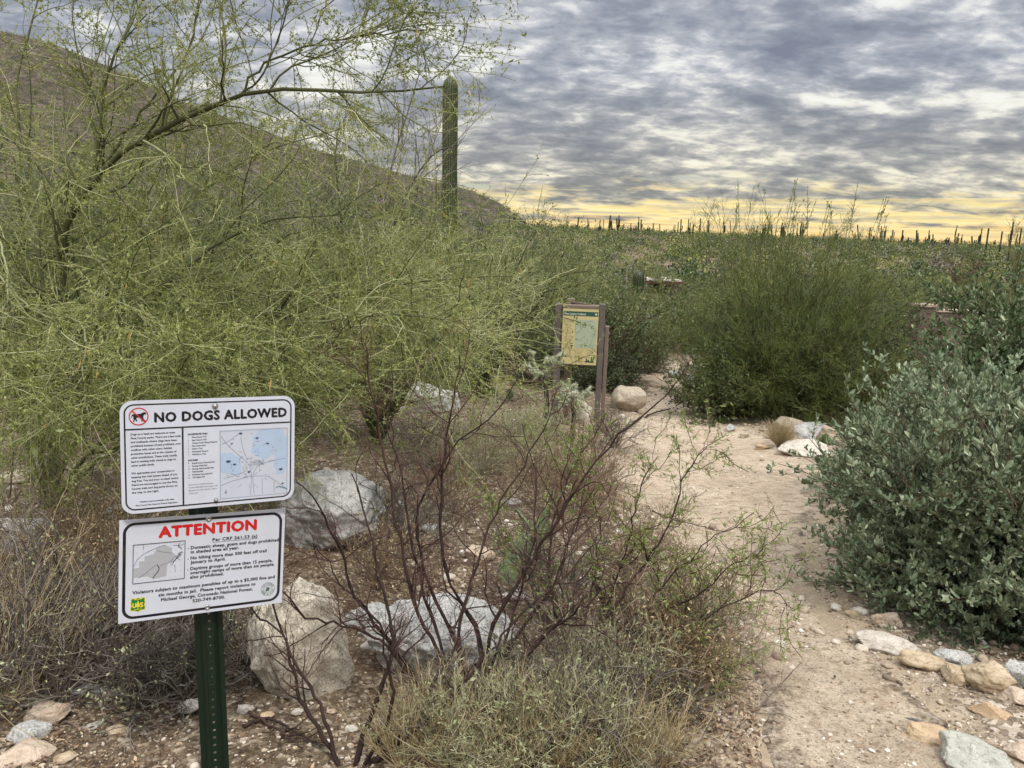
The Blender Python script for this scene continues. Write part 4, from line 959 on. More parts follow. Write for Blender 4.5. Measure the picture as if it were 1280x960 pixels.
# --- palo verde trees: authored main limbs, grown branches, drooping twigs
def palo(name, base, limbs, seed, label, n2, n3, n4, l2, l3, l4, leafn=5, droop=-.05, ll=.012, r_scale=1., twr=.0013, pods=0, darkfrac=1, wood_mats=None, crown_mats=None, group=None):
    g = np.random.default_rng(seed); base = np.asarray(base, float); W = MB(); C = MB(); r = empty(name, tuple(base), 0, label, 'tree', group)
    Ps, Rs, wt = [], [], []
    for pts, ra, rb, w, *pale in limbs:
        P = resample(np.asarray(pts, float)-base, 22); P[1:-1] += g.normal(size=(20, 3))*.006
        Rr = np.linspace(1, 0, 22)**.8*(ra*.7-rb)+rb; tubes(W, P, Rr*r_scale*(1+g.normal(size=22)*.04), 8, 1 if pale else 0, np.array([g.random()])); Ps.append(P); Rs.append(Rr); wt.append(w)
    P1 = np.array(Ps); R1 = np.array(Rs); rep = np.repeat(np.arange(len(Ps)), wt); P1, R1 = P1[rep], R1[rep]
    S, D, rr, i, t = kids(g, P1, R1, n2, .15, 1., .75, .25)
    L = l2*g.uniform(.4, 1.2, len(S))*(1.15-.6*t)
    P2 = grow(g, S, D, L, 9, .15, .015); sel = g.random(len(P2)) < .2; q_ = np.minimum(rr*.6, .011); R2 = np.zeros(P2.shape[:2])
    R2[sel] = wood_level(W, P2[sel], q_[sel], .0026, 5, 1, g); R2[~sel] = wood_level(W, P2[~sel], q_[~sel], .0022, 5, 0, g)
    S, D, rr, i, t = kids(g, P2, R2, n3, .1, 1., .7, .25)
    P3 = grow(g, S, D, l3*g.uniform(.4, 1.2, len(S)), 6, .15, droop); R3 = wood_level(C, P3, np.minimum(rr*.7, .0035), twr, 4, 0, g)
    S, D, rr, i, t = kids(g, P3, R3, n4, .05, 1., .65, .3)
    P4 = grow(g, S, D, l4*g.uniform(.4, 1.3, len(S)), 4, .18, droop*1.5); wood_level(C, P4, twr*np.ones(len(S)), twr*.5, 3, 0, g)
    leaves(g, C, P4, leafn, ll, ll*.48, 1, .05, .75, 0.0, .2, .35)
    leaves(g, C, P3, leafn, ll, ll*.48, 1, .1, .85, 0.0, .2, .35)
    if pods: leaves(g, C, P3[g.random(len(P3)) < pods], 1, .055, .009, 2, .4, .4, -1.6, .1, .2)
    W.build('trunk', [PV_DARK, PV_PALE], r); C.build('crown', crown_mats or [PV_TWIG, PV_LEAF, PV_POD], r)
    return r
def P3(*pts): return [at3(*p) for p in pts]
tb = gpt(60, 640)
b1 = at3(66, 560, fdist(tb)-.05)
FRONT = [
    ([tb, *P3((68, 520, 5.6), (76, 420, 5.3), (86, 280, 5.0), (108, 243, 4.9), (142, 196, 4.8), (215, 156, 4.6), (300, 120, 4.4), (385, 113, 4.3), (470, 117, 4.2), (556, 108, 4.2))], .042, .004, 3),
    (P3((300, 120, 4.4), (322, 86, 4.4), (390, 55, 4.4), (470, 42, 4.3), (548, 36, 4.3)), .010, .003, 1),
    (P3((300, 120, 4.4), (330, 92, 4.3), (350, 40, 4.3), (372, -20, 4.2)), .008, .003, 1),
    (P3((104, 248, 4.9), (118, 190, 4.9), (128, 120, 4.9), (142, 70, 4.8), (170, 20, 4.8), (196, -40, 4.7)), .018, .004, 1),
    (P3((88, 276, 5.0), (130, 205, 5.1), (178, 140, 5.1), (235, 62, 5.0), (250, -20, 5.0)), .016, .004, 1),
    (P3((74, 440, 5.35), (50, 330, 5.2), (46, 250, 5.2), (20, 120, 5.1), (50, -20, 5.0)), .022, .004, 1),
    ([tb, *P3((40, 500, 5.4), (-20, 380, 5.1), (-60, 240, 5.0), (-40, 60, 4.9))], .03, .005, 1),
    ([tb, *P3((90, 500, 5.5), (150, 420, 5.2), (240, 330, 5.0), (330, 278, 4.9), (430, 268, 4.8))], .030, .003, 2),
    ([tb, *P3((110, 520, 5.4), (200, 450, 5.2), (330, 410, 5.0), (420, 372, 4.9), (520, 352, 4.9), (640, 345, 4.9))], .028, .003, 3),
    ([tb, *P3((120, 560, 5.3), (240, 500, 4.9), (380, 440, 4.6), (470, 395, 4.5), (560, 400, 4.5))], .024, .003, 3),
    (P3((84, 318, 5.0), (118, 325, 4.9), (140, 350, 4.7), (158, 390, 4.5), (152, 440, 4.4), (166, 500, 4.3)), .012, .004, 1, 1),
    (P3((0, 345, 4.6), (50, 392, 4.5), (98, 402, 4.3), (105, 450, 4.1), (106, 492, 4.0)), .011, .004, 1, 1),
    ([tb, *P3((20, 520, 5.2), (60, 470, 4.8), (120, 430, 4.5), (160, 470, 4.3), (240, 480, 4.2))], .014, .003, 2, 1),
    (P3((100, 340, 4.8), (128, 372, 4.6), (160, 382, 4.4), (186, 412, 4.3), (180, 455, 4.2)), .008, .003, 1, 1),
    (P3((66, 404, 4.4), (56, 440, 4.3), (50, 470, 4.25), (56, 500, 4.2)), .009, .004, 1, 1),
    (P3((120, 318, 4.8), (170, 350, 4.6), (205, 352, 4.5), (250, 380, 4.4), (300, 372, 4.4)), .010, .003, 1, 1),
    (P3((250, 428, 4.4), (268, 448, 4.3), (272, 470, 4.25), (290, 500, 4.2)), .008, .003, 1, 1),
    (P3((150, 470, 4.5), (200, 468, 4.4), (236, 462, 4.3), (300, 490, 4.2), (350, 486, 4.2)), .011, .003, 1, 1),
    (P3((0, 300, 4.6), (10, 360, 4.4), (2, 420, 4.3), (20, 520, 4.2)), .009, .003, 1, 1),
    (P3((330, 410, 4.9), (420, 398, 4.7), (500, 388, 4.6), (560, 402, 4.5), (620, 440, 4.4)), .010, .003, 1, 1),
    ([tb, *P3((150, 560, 5.2), (260, 545, 5.0), (330, 520, 4.9), (430, 500, 4.8), (520, 470, 4.8))], .016, .003, 2),
    ([tb, *P3((30, 500, 5.4), (120, 380, 5.4), (240, 250, 5.5), (330, 190, 5.6), (430, 160, 5.7))], .022, .003, 2),
]
palo('palo_verde_tree', tb, FRONT, 11, 'large green-barked tree with fine leaves filling the left side above the two signs', 13, 8, 6, 1.0, .48, .12, 11, -.035, .0120, pods=.08, twr=.0012)

def limbs_from(base, seed, h, rx, n, r0):
    g = np.random.default_rng(seed); out = []
    for k in range(n):
        a = 2*math.pi*(k+.4*g.random())/n; th = g.uniform(.35, 1.15); e = np.array([math.sin(th)*math.cos(a)*rx, math.sin(th)*math.sin(a)*rx, math.cos(th)**.7*h])
        P = [base, base+e*.25+[0, 0, h*.12], base+e*.55+[0, 0, h*.14]+g.normal(size=3)*.08, base+e*.8+[0, 0, h*.08]+g.normal(size=3)*.1, base+e]
        out.append((P, r0*g.uniform(.6, 1), .004, 1))
    return out
def palo_at(px, py, seed, h, rx, label, n2=14, n3=8, n4=5, leafn=4, ll=.02, n=10, l=(.9, .5, .2), twr=.0022, group=None, cm=None):
    b = gpt(px, py); return palo('palo_verde_tree', b, limbs_from(b, seed, h, rx, n, .05), seed, label, n2, n3, n4, *l, leafn, -.03, ll, twr=twr, group=group, crown_mats=cm)
BG1 = [leafmat('back_twig', lin((62, 70, 40)), lin((112, 118, 74)), lin((160, 160, 116)), .1), leafmat('back_leaf', lin((52, 66, 30)), lin((92, 108, 52)), lin((142, 150, 84)), .25), PV_POD]  # darker palo verde tones: shade behind the front tree put into the colour
palo_at(470, 560, 21, 2.0, 1.75, 'round palo verde left of the map board, in front of the tall saguaro', n=13, n2=13, n3=8, n4=6, ll=.015, twr=.0017, l=(.8, .45, .18))
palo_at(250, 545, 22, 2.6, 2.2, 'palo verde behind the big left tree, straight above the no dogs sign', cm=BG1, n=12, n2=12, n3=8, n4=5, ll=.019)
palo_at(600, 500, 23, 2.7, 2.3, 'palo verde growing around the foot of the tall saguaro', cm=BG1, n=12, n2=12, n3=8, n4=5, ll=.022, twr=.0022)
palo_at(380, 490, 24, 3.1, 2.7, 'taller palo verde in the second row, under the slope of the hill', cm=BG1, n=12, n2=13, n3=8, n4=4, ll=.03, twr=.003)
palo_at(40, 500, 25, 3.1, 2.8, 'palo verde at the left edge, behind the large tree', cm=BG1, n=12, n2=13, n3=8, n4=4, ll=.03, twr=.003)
palo_at(668, 452, 26, 3.1, 2.3, 'palo verde at the low end of the hill, just above the map board', n=11, n2=12, n3=8, n4=4, ll=.028, twr=.0028)

# grey leafless tree poking above the greens, left of the saguaro
def bare_tree(px, py, seed, h, rx, label, n=8, cm=GREYT, r0=.03, nm='bare_tree', tw=.003):
    b = gpt(px, py); g = np.random.default_rng(seed); W = MB(); C = MB(); r = empty(nm, tuple(b), 0, label, 'tree')
    for P, a, c, w in limbs_from(b, seed, h, rx, n, r0):
        P = resample(np.array(P)-b, 16)[None]; Rr = np.linspace(a, .006, 16)[None]; tubes(W, P, Rr, 6)
        S, D, rr, i, t = kids(g, P, Rr, 12, .3, 1, .6, .2); P2 = grow(g, S, D, h*.28*g.uniform(.4, 1, len(S)), 8, .12, .05); R2 = wood_level(C, P2, np.minimum(rr*.6, .01)*tw/.003, tw, 4, 0, g)
        S, D, rr, i, t = kids(g, P2, R2, 7, .2, 1, .6, .2); Q = grow(g, S, D, h*.1*g.uniform(.4, 1, len(S)), 5, .12, .03); wood_level(C, Q, tw*np.ones(len(S)), tw*.6, 3, 0, g)
    W.build('trunk', [bark('grey_bark', lin((84, 78, 70)), lin((124, 116, 104)))], r); C.build('twigs', [cm], r)
bare_tree(440, 500, 31, 4.6, 2.3, 'grey leafless tree whose twigs stick up against the hill and sky, left of the saguaro')
bare_tree(1196, 380, 33, 4.2, 2.2, 'dark leafless tree with slanting limbs in the scrub, above the masonry wall', cm=DK_TWIG, n=7, tw=.007)
bare_tree(1268, 372, 35, 6.6, 2.4, 'sparse tree against the yellow sky at the right edge', cm=BR_TIP, n=8, tw=.009)

# --- saguaros
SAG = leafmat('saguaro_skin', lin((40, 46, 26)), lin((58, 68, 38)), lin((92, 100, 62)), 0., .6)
SPN = leafmat('saguaro_spines', lin((132, 126, 100)), lin((166, 160, 130)), lin((196, 190, 160)), .1)
def sag_tube(mb, P, rad, ribs=18, seed=0, spines=True, detail=3):
    """ribbed column along P with a domed tip"""
    P = np.asarray(P, float); K = len(P); g = np.random.default_rng(seed); n = ribs*detail if detail > 1 else ribs
    T = nrm(np.gradient(P, axis=0)); U = nrm(np.cross(T, [.3, 1, .1])); Wv = np.cross(T, U)
    a = np.arange(n)*2*math.pi/n; wav = 1-.13*(.5-.5*np.cos(a*ribs)) if detail > 1 else np.ones(n)
    ring = (U[:, None]*np.cos(a)[None, :, None]+Wv[:, None]*np.sin(a)[None, :, None])*wav[None, :, None]
    V = P[:, None]+ring*np.asarray(rad)[:, None, None]; idx = np.arange(K*n).reshape(K, n); j = np.roll(np.arange(n), -1)
    q = np.stack([idx[:-1], idx[:-1][:, j], idx[1:][:, j], idx[1:]], -1).reshape(-1, 4)
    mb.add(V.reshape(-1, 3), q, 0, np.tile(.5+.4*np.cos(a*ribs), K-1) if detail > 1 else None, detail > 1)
    if spines:
        L = np.concatenate([[0], np.cumsum(np.linalg.norm(np.diff(P, axis=0), axis=1))]); m = int(L[-1]/.045)
        for rb in range(ribs):
            aa = rb*2*math.pi/ribs; s = np.linspace(.02, L[-1]*.985, m)+g.normal(size=m)*.004
            c = np.stack([np.interp(s, L, P[:, d]) for d in range(3)], -1); r = np.interp(s, L, rad)
            u = np.stack([np.interp(s, L, U[:, d]) for d in range(3)], -1); w = np.stack([np.interp(s, L, Wv[:, d]) for d in range(3)], -1)
            o = u*math.cos(aa)+w*math.sin(aa); b = c+o*r[:, None]; tt = np.stack([np.interp(s, L, T[:, d]) for d in range(3)], -1); sd_ = np.cross(o, tt)
            for k in range(4):
                d = nrm(o*.8+sd_*g.normal(size=(m, 1))*.8+tt*g.normal(size=(m, 1))*.7); e = b+d*.03; s2 = nrm(np.cross(d, o+.01))*.0022
                mb.add(np.stack([b-s2, e, b+s2], 1).reshape(-1, 3), np.arange(m*3).reshape(m, 3), 1, g.random(m), False)
def dome(h, r, K=22, base=.85):
    t = np.linspace(0, 1, K); z = h*t; rr = r*(base+(1-base)*np.sin(np.clip(t*1.6, 0, 1)*math.pi/2))
    cap = np.linspace(0, 1, 9)[1:]; z2 = h+r*1.3*np.sin(cap*math.pi/2); r2 = rr[-1]*np.cos(cap*math.pi/2)*.999+.002
    return np.r_[z, z2], np.r_[rr, r2]
def arm(z0, a, out, h, r):
    P = resample([(0, 0, z0-.05), (out*.6*math.cos(a), out*.6*math.sin(a), z0+.0), (out*math.cos(a), out*math.sin(a), z0+out*.55), (out*math.cos(a), out*math.sin(a), z0+h)], 16)
    rr = np.full(16, r); cap = np.linspace(0, 1, 6)[1:]; P = np.vstack([P, P[-1]+np.stack([cap*0, cap*0, r*1.3*np.sin(cap*math.pi/2)], -1)]); return P, np.r_[rr, r*np.cos(cap*math.pi/2)+.002]
def big_saguaro():
    D = 20.; g0 = at3(563, 240, D); x, y = g0[0], g0[1]; z = float(H0(x, y))-.1; top = at3(565, 100, D)
    zz, rr = dome(top[2]-z-.27, .195, 60); K = len(zz); lean = np.linspace(0, 1, K)**1.2*(top[0]-x)
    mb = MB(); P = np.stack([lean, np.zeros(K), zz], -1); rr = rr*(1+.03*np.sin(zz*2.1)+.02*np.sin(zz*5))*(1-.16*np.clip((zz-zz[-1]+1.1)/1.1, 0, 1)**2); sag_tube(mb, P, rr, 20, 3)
    tag(mb.build('saguaro_cactus', [SAG, SPN], loc=(x, y, z)), 'tall single-columned saguaro rising against the sky left of centre', 'cactus')
big_saguaro()
def small_saguaro(px, ptop, dist, r, arms, seed, label, detail=3, spines=True):
    t = at3(px, ptop, dist); z = float(H0(t[0], t[1]))-.1; h = max(t[2]-z-r*1.3, .8); zz, rr = dome(h, r, 14); 
    ro = empty('saguaro_cactus', (t[0], t[1], z), seed, label, 'cactus')
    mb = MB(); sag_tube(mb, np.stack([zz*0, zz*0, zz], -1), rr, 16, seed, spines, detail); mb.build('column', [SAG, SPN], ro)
    for z0, a, o, hh in arms:
        mb = MB(); P, q = arm(h*z0, a, o, hh, r*.75); sag_tube(mb, P, q, 12, seed+1, spines, detail); mb.build('arm', [SAG, SPN], ro)
small_saguaro(799, 338, 30, .22, [(.45, 0.1, .5, .8)], 41, 'young saguaro with pale tip standing in the scrub right above the map board')

# --- feathery desert broom, centre right
def broom():
    b = gpt(1010, 536)+[0, .9, 0]; b[2] = float(H(b[0], b[1]))-.02
    W, C = shrub_geo(51, 2.72, 1.74, 125, 12, 8, .62, .30, r0=.012, wander=.13, up=.02, spread=1.4, K1=9, K2=6, K3=4, lump=.55, twr=.0019, ang2=.6, ang3=.55, n4=4, l4=.12, t2=.3, fillp=.85, t1len=(.7, 1.0), leafn=1, ll=.025, lw=.004, lout=.3, lup=.5)
    # tall sprays carrying seed heads
    g = np.random.default_rng(52); n = 60; az = g.random(n)*6.28; rr = g.random(n)**.6*1.15
    S = np.stack([rr*np.cos(az)*.8, rr*np.sin(az)*.6, 1.3+0*az], -1); D = np.stack([np.cos(az)*rr*.22, np.sin(az)*rr*.2, 1+0*az], -1)
    P = grow(g, S, D, g.uniform(.9, 2.1, n), 9, .06, .04); Rr = wood_level(C, P, .006*np.ones(n), .002, 4, 0, g)
    S, D, r, i, t = kids(g, P, Rr, 24, .25, 1., .5, .2); Q = grow(g, S, D, .26*g.uniform(.4, 1.1, len(S))*(1.25-t), 4, .1, .06); wood_level(C, Q, .0022*np.ones(len(S)), .0014, 3, 0, g)
    leaves(g, C, Q, 8, .018, .007, 1, .1, .6, .3, .2)
    plant('desert_broom', b, 0, 'big feathery green broom shrub with upright sprays, right of the trail bend', 'shrub', W, C, [bark('broom_wood', lin((70, 64, 44)), lin((104, 98, 66)))], [BR_TWIG, BR_TIP])
broom()
def leafy(px, py, seed, h, rx, label, leafmt, nm='leafy_shrub', dy=0., cat='shrub', mw=None, group=None, **k):
    b = gpt(px, py); b = b+[0, dy, 0]; b[2] = float(H(b[0], b[1]))-.02
    kw = dict(nstem=36, n2=10, n3=7, l2=.35*h, l3=.16*h, r0=.007*h, leafn=8, ll=.035, lw=.017, lump=.35, twr=.0016); kw.update(k)
    W, C = shrub_geo(seed, h, rx, **kw); return plant(nm, b, 0, label, cat, W, C, [mw or JO_WOOD], [mw or JO_WOOD, leafmt], group)
leafy(915, 530, 61, 1.2, .8, 'dark small-leaved bush at the left foot of the broom shrub', CR_LEAF, dy=.5)
leafy(1075, 520, 62, 1.8, 1.1, 'dark leafy bush under the right side of the broom shrub', DKG_LEAF, dy=.4)
leafy(990, 515, 63, 1.9, 1.15, 'shady dark green bush in front of the broom shrub, behind the grass tuft', DKG_LEAF, dy=.25)
# --- jojoba at right
def jojoba(cx, cy, dist_add, seed, h, rx, label, nst, ll, lw, lf=13, dark=None, **k):
    b = gpt(cx, cy); d = nrm(np.array([b[0], b[1], 0])); b = b+d*dist_add; b[2] = float(H(b[0], b[1]))-.03
    kw = dict(n2=16, n3=7, l2=.36+.08*h, l3=.13+.025*h, r0=.012, wander=.10, up=.03, spread=1.62, leafn=lf, ll=ll, lw=lw, lump=.34, lshape=6, lout=.62, lup=.45, twr=.0016, t2=.35, ang2=.7, t1len=(.55, 1.), fillp=.8, lsd=.22, lfold=.3); kw.update(k)
    W, C = shrub_geo(seed, h, rx, nst, **kw)
    return plant('jojoba_bush', b, 0, label, 'bush', W, C, [JO_WOOD], [JO_WOOD, dark or JO_LEAF])
jojoba(1280, 842, .98, 71, 1.36, 1.0, 'dense grey-green bush spilling over the edging stones at the right', 120, .031, .0145)
jojoba(1362, 720, 1.0, 72, 2.45, 1.6, 'taller darker green bush rising to the right edge behind the front one', 175, .034, .0165, dark=leafmat('shaded_jojoba_leaf', lin((56, 72, 42)), lin((92, 110, 70)), lin((160, 174, 128)), .15, 3))  # darker copy of the jojoba leaf, shade painted into its colour
jojoba(1150, 650, .75, 73, 1.0, .58, 'lower pale grey-green bush reaching towards the trail, left of the taller one', 75, .030, .014)

# --- foreground bare shrub with dark stems
def stems_shrub(name, base, stems, seed, label, n2, n3, l2, l3, r0, mats, leafm=None, leafn=0, ll=.02, lw=.006, twr=.0011, lv=0, cat='shrub', up=.03, wander=.16, ang=.7, n4=0, l4=.05, leaf_upper=0.):
    g = np.random.default_rng(seed); base = np.asarray(base, float); W = MB(); C = MB(); r = empty(name, tuple(base), 0, label, cat)
    Ps, Rs = [], []
    for k, pts in enumerate(stems):
        P = resample(np.asarray(pts, float)-base, 26); kk = grow(g, P[:1], P[1:2]-P[:1], 1, 26, .25)[0]; P = P+g.normal(size=(26, 3))*.0025+np.cumsum(g.normal(size=(26, 3))*.009, 0)*np.linspace(0, 1, 26)[:, None]
        a = r0*g.uniform(.75, 1.2); Rr = np.linspace(a, a*.22, 26); Ps.append(P); Rs.append(Rr)
    P1 = np.array(Ps); R1 = np.array(Rs); tubes(W, P1, R1*(1+g.normal(size=R1.shape)*.12), 7, 0, g.random(len(P1)))
    S, D, rr, i, t = kids(g, P1, R1, n2, .25, 1., ang, .25); P2 = grow(g, S, D, l2*g.uniform(.35, 1.2, len(S)), 8, wander, up); R2 = wood_level(W, P2, rr*.55, .0013, 5, 0, g)
    S, D, rr, i, t = kids(g, P2, R2, n3, .15, 1., ang, .25); Q = grow(g, S, D, l3*g.uniform(.35, 1.2, len(S)), 5, wander*1.1, up); wood_level(C, Q, np.minimum(rr*.6, .0022), twr*.6, 3, 0, g)
    if n4:
        S, D, rr, i, t = kids(g, Q, np.full(Q.shape[:2], twr), n4, .1, 1., ang, .25); Q2 = grow(g, S, D, l4*g.uniform(.4, 1.2, len(S)), 3, wander); wood_level(C, Q2, twr*.7*np.ones(len(S)), twr*.4, 3, 0, g)
    if leafn: leaves(g, C, Q, leafn, ll, lw, 1, .1, .7, .1, .2, .3)
    W.build('stems', [mats[0]], r); C.build('twigs', [mats[1]]+([leafm] if leafm else []), r); return r
def S3(*pts, d0=2.7, d1=2.9): 
    n = len(pts); return [at3(p[0], p[1], d0+(d1-d0)*k/(n-1)) for k, p in enumerate(pts)]
bb = gpt(572, 896); d = fdist(bb)
stems_shrub('bare_shrub', bb, [
    S3((565, 890), (545, 820), (508, 748), (480, 655), (456, 570), (430, 480), (412, 410), d0=d, d1=d-.15),
    S3((575, 890), (548, 800), (512, 700), (492, 600), (470, 520), (478, 440), d0=d, d1=d+.2),
    S3((585, 892), (600, 800), (556, 700), (552, 580), (556, 430), d0=d, d1=d+.1),
    S3((560, 895), (500, 820), (442, 745), (420, 690), (398, 630), (360, 590), d0=d, d1=d-.3),
    S3((600, 895), (612, 800), (640, 740), (700, 660), (748, 590), (800, 530), (864, 470), d0=d, d1=d-.2),
    S3((605, 895), (640, 800), (690, 720), (720, 640), (740, 600), d0=d, d1=d+.1),
    S3((590, 895), (575, 790), (600, 690), (640, 610), (680, 540), (700, 480), d0=d, d1=d-.1),
    S3((568, 892), (575, 820), (540, 740), (520, 640), (560, 560), (620, 500), (650, 440), d0=d, d1=d+.2),
    S3((585, 896), (620, 840), (660, 720), (668, 620), (650, 540), d0=d, d1=d+.3),
    S3((572, 896), (530, 860), (470, 790), (400, 770), (340, 730), d0=d, d1=d-.2),
    S3((596, 896), (650, 830), (700, 780), (740, 750), (770, 720), d0=d, d1=d-.25),
], 81, 'leafless shrub of dark brown stems fanning up in front of the wide grey boulder', 12, 8, .25, .11, .0090, (DK_WOOD, DK_TWIG), n4=3, l4=.05, wander=.26)
b2 = gpt(440, 968); d = fdist(b2)
stems_shrub('bare_shrub', b2, [
    S3((425, 966), (400, 880), (358, 800), (320, 770), (300, 730), d0=d, d1=d+.1),
    S3((430, 966), (380, 880), (345, 790), (330, 720), d0=d, d1=d+.2),
    S3((440, 966), (470, 870), (488, 800), (470, 700), (452, 640), (440, 580), d0=d, d1=d+.1),
    S3((450, 966), (490, 880), (476, 780), (430, 730), (408, 680), d0=d, d1=d-.1),
    S3((450, 966), (560, 880), (640, 800), (700, 740), (760, 700), d0=d, d1=d+.1),
    S3((445, 966), (520, 900), (560, 830), (580, 760), d0=d, d1=d+.2),
], 82, 'nearest leafless shrub, thin dark stems rising from the bottom edge right of the sign post', 8, 5, .2, .1, .0080, (DK_WOOD, DK_TWIG))
b3 = gpt(724, 838); d = fdist(b3)
stems_shrub('catclaw_shrub', b3, [
    S3((722, 836), (735, 760), (748, 700), (756, 640), (740, 560), d0=d, d1=d),
    S3((726, 836), (790, 720), (835, 650), (860, 590), (885, 560), d0=d, d1=d-.3),
    S3((726, 836), (800, 760), (850, 700), (890, 650), (925, 620), d0=d, d1=d-.3),
    S3((728, 838), (820, 770), (880, 730), (920, 704), (960, 700), d0=d, d1=d-.3),
    S3((720, 836), (700, 760), (650, 700), (620, 640), d0=d, d1=d+.1),
    S3((720, 836), (690, 740), (700, 640), (730, 560), (770, 500), d0=d, d1=d+.2),
    S3((728, 838), (800, 800), (880, 780), (950, 760), (985, 790), d0=d, d1=d-.35),
    S3((724, 836), (780, 700), (800, 620), (830, 560), d0=d, d1=d+.1),
    S3((728, 838), (840, 830), (900, 850), (930, 870), d0=d, d1=d-.3),
], 83, 'thorny shrub with narrow yellow-green leaflets leaning over the left side of the trail', 15, 8, .22, .10, .0065, (DK_WOOD, DK_TWIG), CC_LEAF, 6, .020, .0050, wander=.24)
# stump-like dead black stem among them
mb = MB(); s0 = gpt(762, 790); tubes(mb, resample([np.zeros(3), np.array([-.02, 0, .10]), np.array([-.07, .01, .20]), np.array([-.075, .01, .24])], 12), np.linspace(.022, .013, 12), 8)
tag(mb.build('dead_stub', DK_WOOD, loc=tuple(s0)), 'short charred black stub of a stem in the middle of the thorny shrub', 'stub')

# --- small sage and dry plants
DRYD = leafmat('dry_brown_stem', lin((70, 56, 44)), lin((124, 104, 80)), lin((184, 162, 124)), .05)
PALEW = leafmat('pale_weed_stem', lin((128, 124, 96)), lin((170, 164, 130)), lin((206, 200, 166)), .1)
def bushlet(px, py, seed, h, rx, label, kind, nm=None, group=None, dy=0, **k):
    b = gpt(px, py); b = b+[0, dy, 0]; b[2] = float(H(b[0], b[1]))-.01
    K = dict(sage=dict(nstem=26, n2=6, n3=4, l2=.4*h, l3=.2*h, r0=.0035, leafn=2, ll=.012, lw=.0048, twr=.0011, wander=.2, lout=.7),
             dry=dict(nstem=28, n2=6, n3=4, l2=.5*h, l3=.24*h, r0=.0036, leafn=1, ll=.014, lw=.006, twr=.0013, wander=.22),
             grey=dict(nstem=26, n2=6, n3=5, l2=.5*h, l3=.22*h, r0=.0055, leafn=1, ll=.013, lw=.007, twr=.0013, wander=.24),
             straw=dict(nstem=70, n2=3, n3=2, l2=.4*h, l3=.2*h, r0=.0016, leafn=0, twr=.0008, wander=.09, spread=.9, ang2=.3, ang3=.3))[kind].copy(); K.update(k)
    W, C = shrub_geo(seed, h, rx, **K)
    wm = {'sage': PALEW, 'dry': DRYD, 'grey': GREYT, 'straw': DRY}[kind]; lm = {'sage': SG_LEAF, 'dry': DRY, 'grey': SG_LEAF, 'straw': DRY}[kind]
    return plant(nm or {'sage': 'sage_plant', 'dry': 'dry_shrub', 'grey': 'twiggy_shrub', 'straw': 'dry_grass_clump'}[kind], b, 0, label, 'plant' if kind != 'straw' else 'grass clump', W, C, [wm], [wm, lm], group)
bushlet(560, 972, 101, .30, .24, 'grey-green weedy plant at the bottom edge below the dark stems', 'sage', spread=.9)
bushlet(650, 975, 102, .34, .28, 'pale weedy plant at the bottom edge, between the dark stems and the trail bank', 'sage', spread=.9)
bushlet(735, 968, 103, .34, .30, 'grey-green sage at the bottom edge, nearest the reddish trail bank', 'sage')
bushlet(690, 905, 104, .36, .30, 'sage plant right behind the bottom row, under the thorny shrub', 'sage')
bushlet(790, 890, 105, .36, .30, 'sage plant with pale blue leaves under the leaning thorny shrub', 'sage', nstem=24)
bushlet(850, 840, 106, .34, .30, 'yellow-green weedy plant on the trail side of the thorny shrub', 'sage', ll=.02, lw=.006)
bushlet(530, 945, 107, .30, .20, 'straw coloured grass clump at the foot of the dark stems', 'straw')
bushlet(610, 945, 108, .32, .22, 'straw coloured grass clump in front of the dark stems, left of the sage', 'straw')
bushlet(700, 955, 109, .30, .22, 'straw grass clump mixed with the grey-green sage at the bottom', 'straw')
bushlet(310, 838, 111, .36, .24, 'small twiggy plant directly right of the sign post, against the tan boulder', 'grey')
bushlet(172, 898, 112, .30, .24, 'small twiggy plant with a few green leaves under the attention sign', 'grey', nstem=14)
bushlet(70, 880, 113, .50, .42, 'dark twiggy shrub at left, leaning over the banded rock', 'grey')
bushlet(0, 900, 114, .72, .5, 'tall straw coloured grass at the left edge', 'straw', nstem=34, wander=.16)
bushlet(40, 800, 115, .45, .5, 'tangled dry shrub at left behind the tall straw grass', 'dry')
bushlet(140, 800, 116, .45, .5, 'tangled dry shrub left of the attention sign', 'grey', n2=9)
bushlet(215, 830, 117, .50, .45, 'tangled grey dead twigs behind the lower half of the sign post', 'grey', n2=9, leafn=0)
bushlet(85, 720, 118, .45, .5, 'dry stalky bush between the left boulder and the signs', 'dry')
bushlet(175, 740, 119, .5, .55, 'dry brown bush right behind the two signs', 'dry', n2=9)
#bushlet(20, 680, 120, .42, .5, 'brown dry bush at the left edge beyond the large boulder', 'dry')
bushlet(300, 720, 121, .40, .35, 'dry brown bush seen just right of the signs', 'dry')
bushlet(470, 745, 122, .34, .35, 'dry yellowish bush in front of the weathered grey boulder', 'dry')
bushlet(500, 690, 123, .5, .5, 'dark dry bush behind the stems, under the tree', 'grey')
bushlet(565, 650, 124, .40, .4, 'dry twiggy bush left of the prickly pear', 'dry')
bushlet(690, 650, 125, .65, .55, 'yellowish dry bush right of the prickly pear, beside the trail', 'dry', n2=9)
bushlet(735, 620, 126, .5, .42, 'dry fine-stemmed bush on the left edge of the trail', 'dry')
bushlet(660, 590, 127, .7, .6, 'pale green and dry fine shrub between the map board and the prickly pear', 'sage', ll=.014, lw=.006, leafn=6, nstem=50)
bushlet(600, 600, 128, .65, .6, 'fine pale shrub left of the map board, under the palo verde', 'sage', ll=.014, lw=.006, nstem=50)
bushlet(700, 575, 129, .55, .45, 'straw and green fine grass clump at the foot of the map board', 'straw', nstem=30, wander=.18)
bushlet(545, 590, 130, .6, .6, 'fine grey-green shrub in front of the half hidden grey boulder', 'grey', leafn=3)
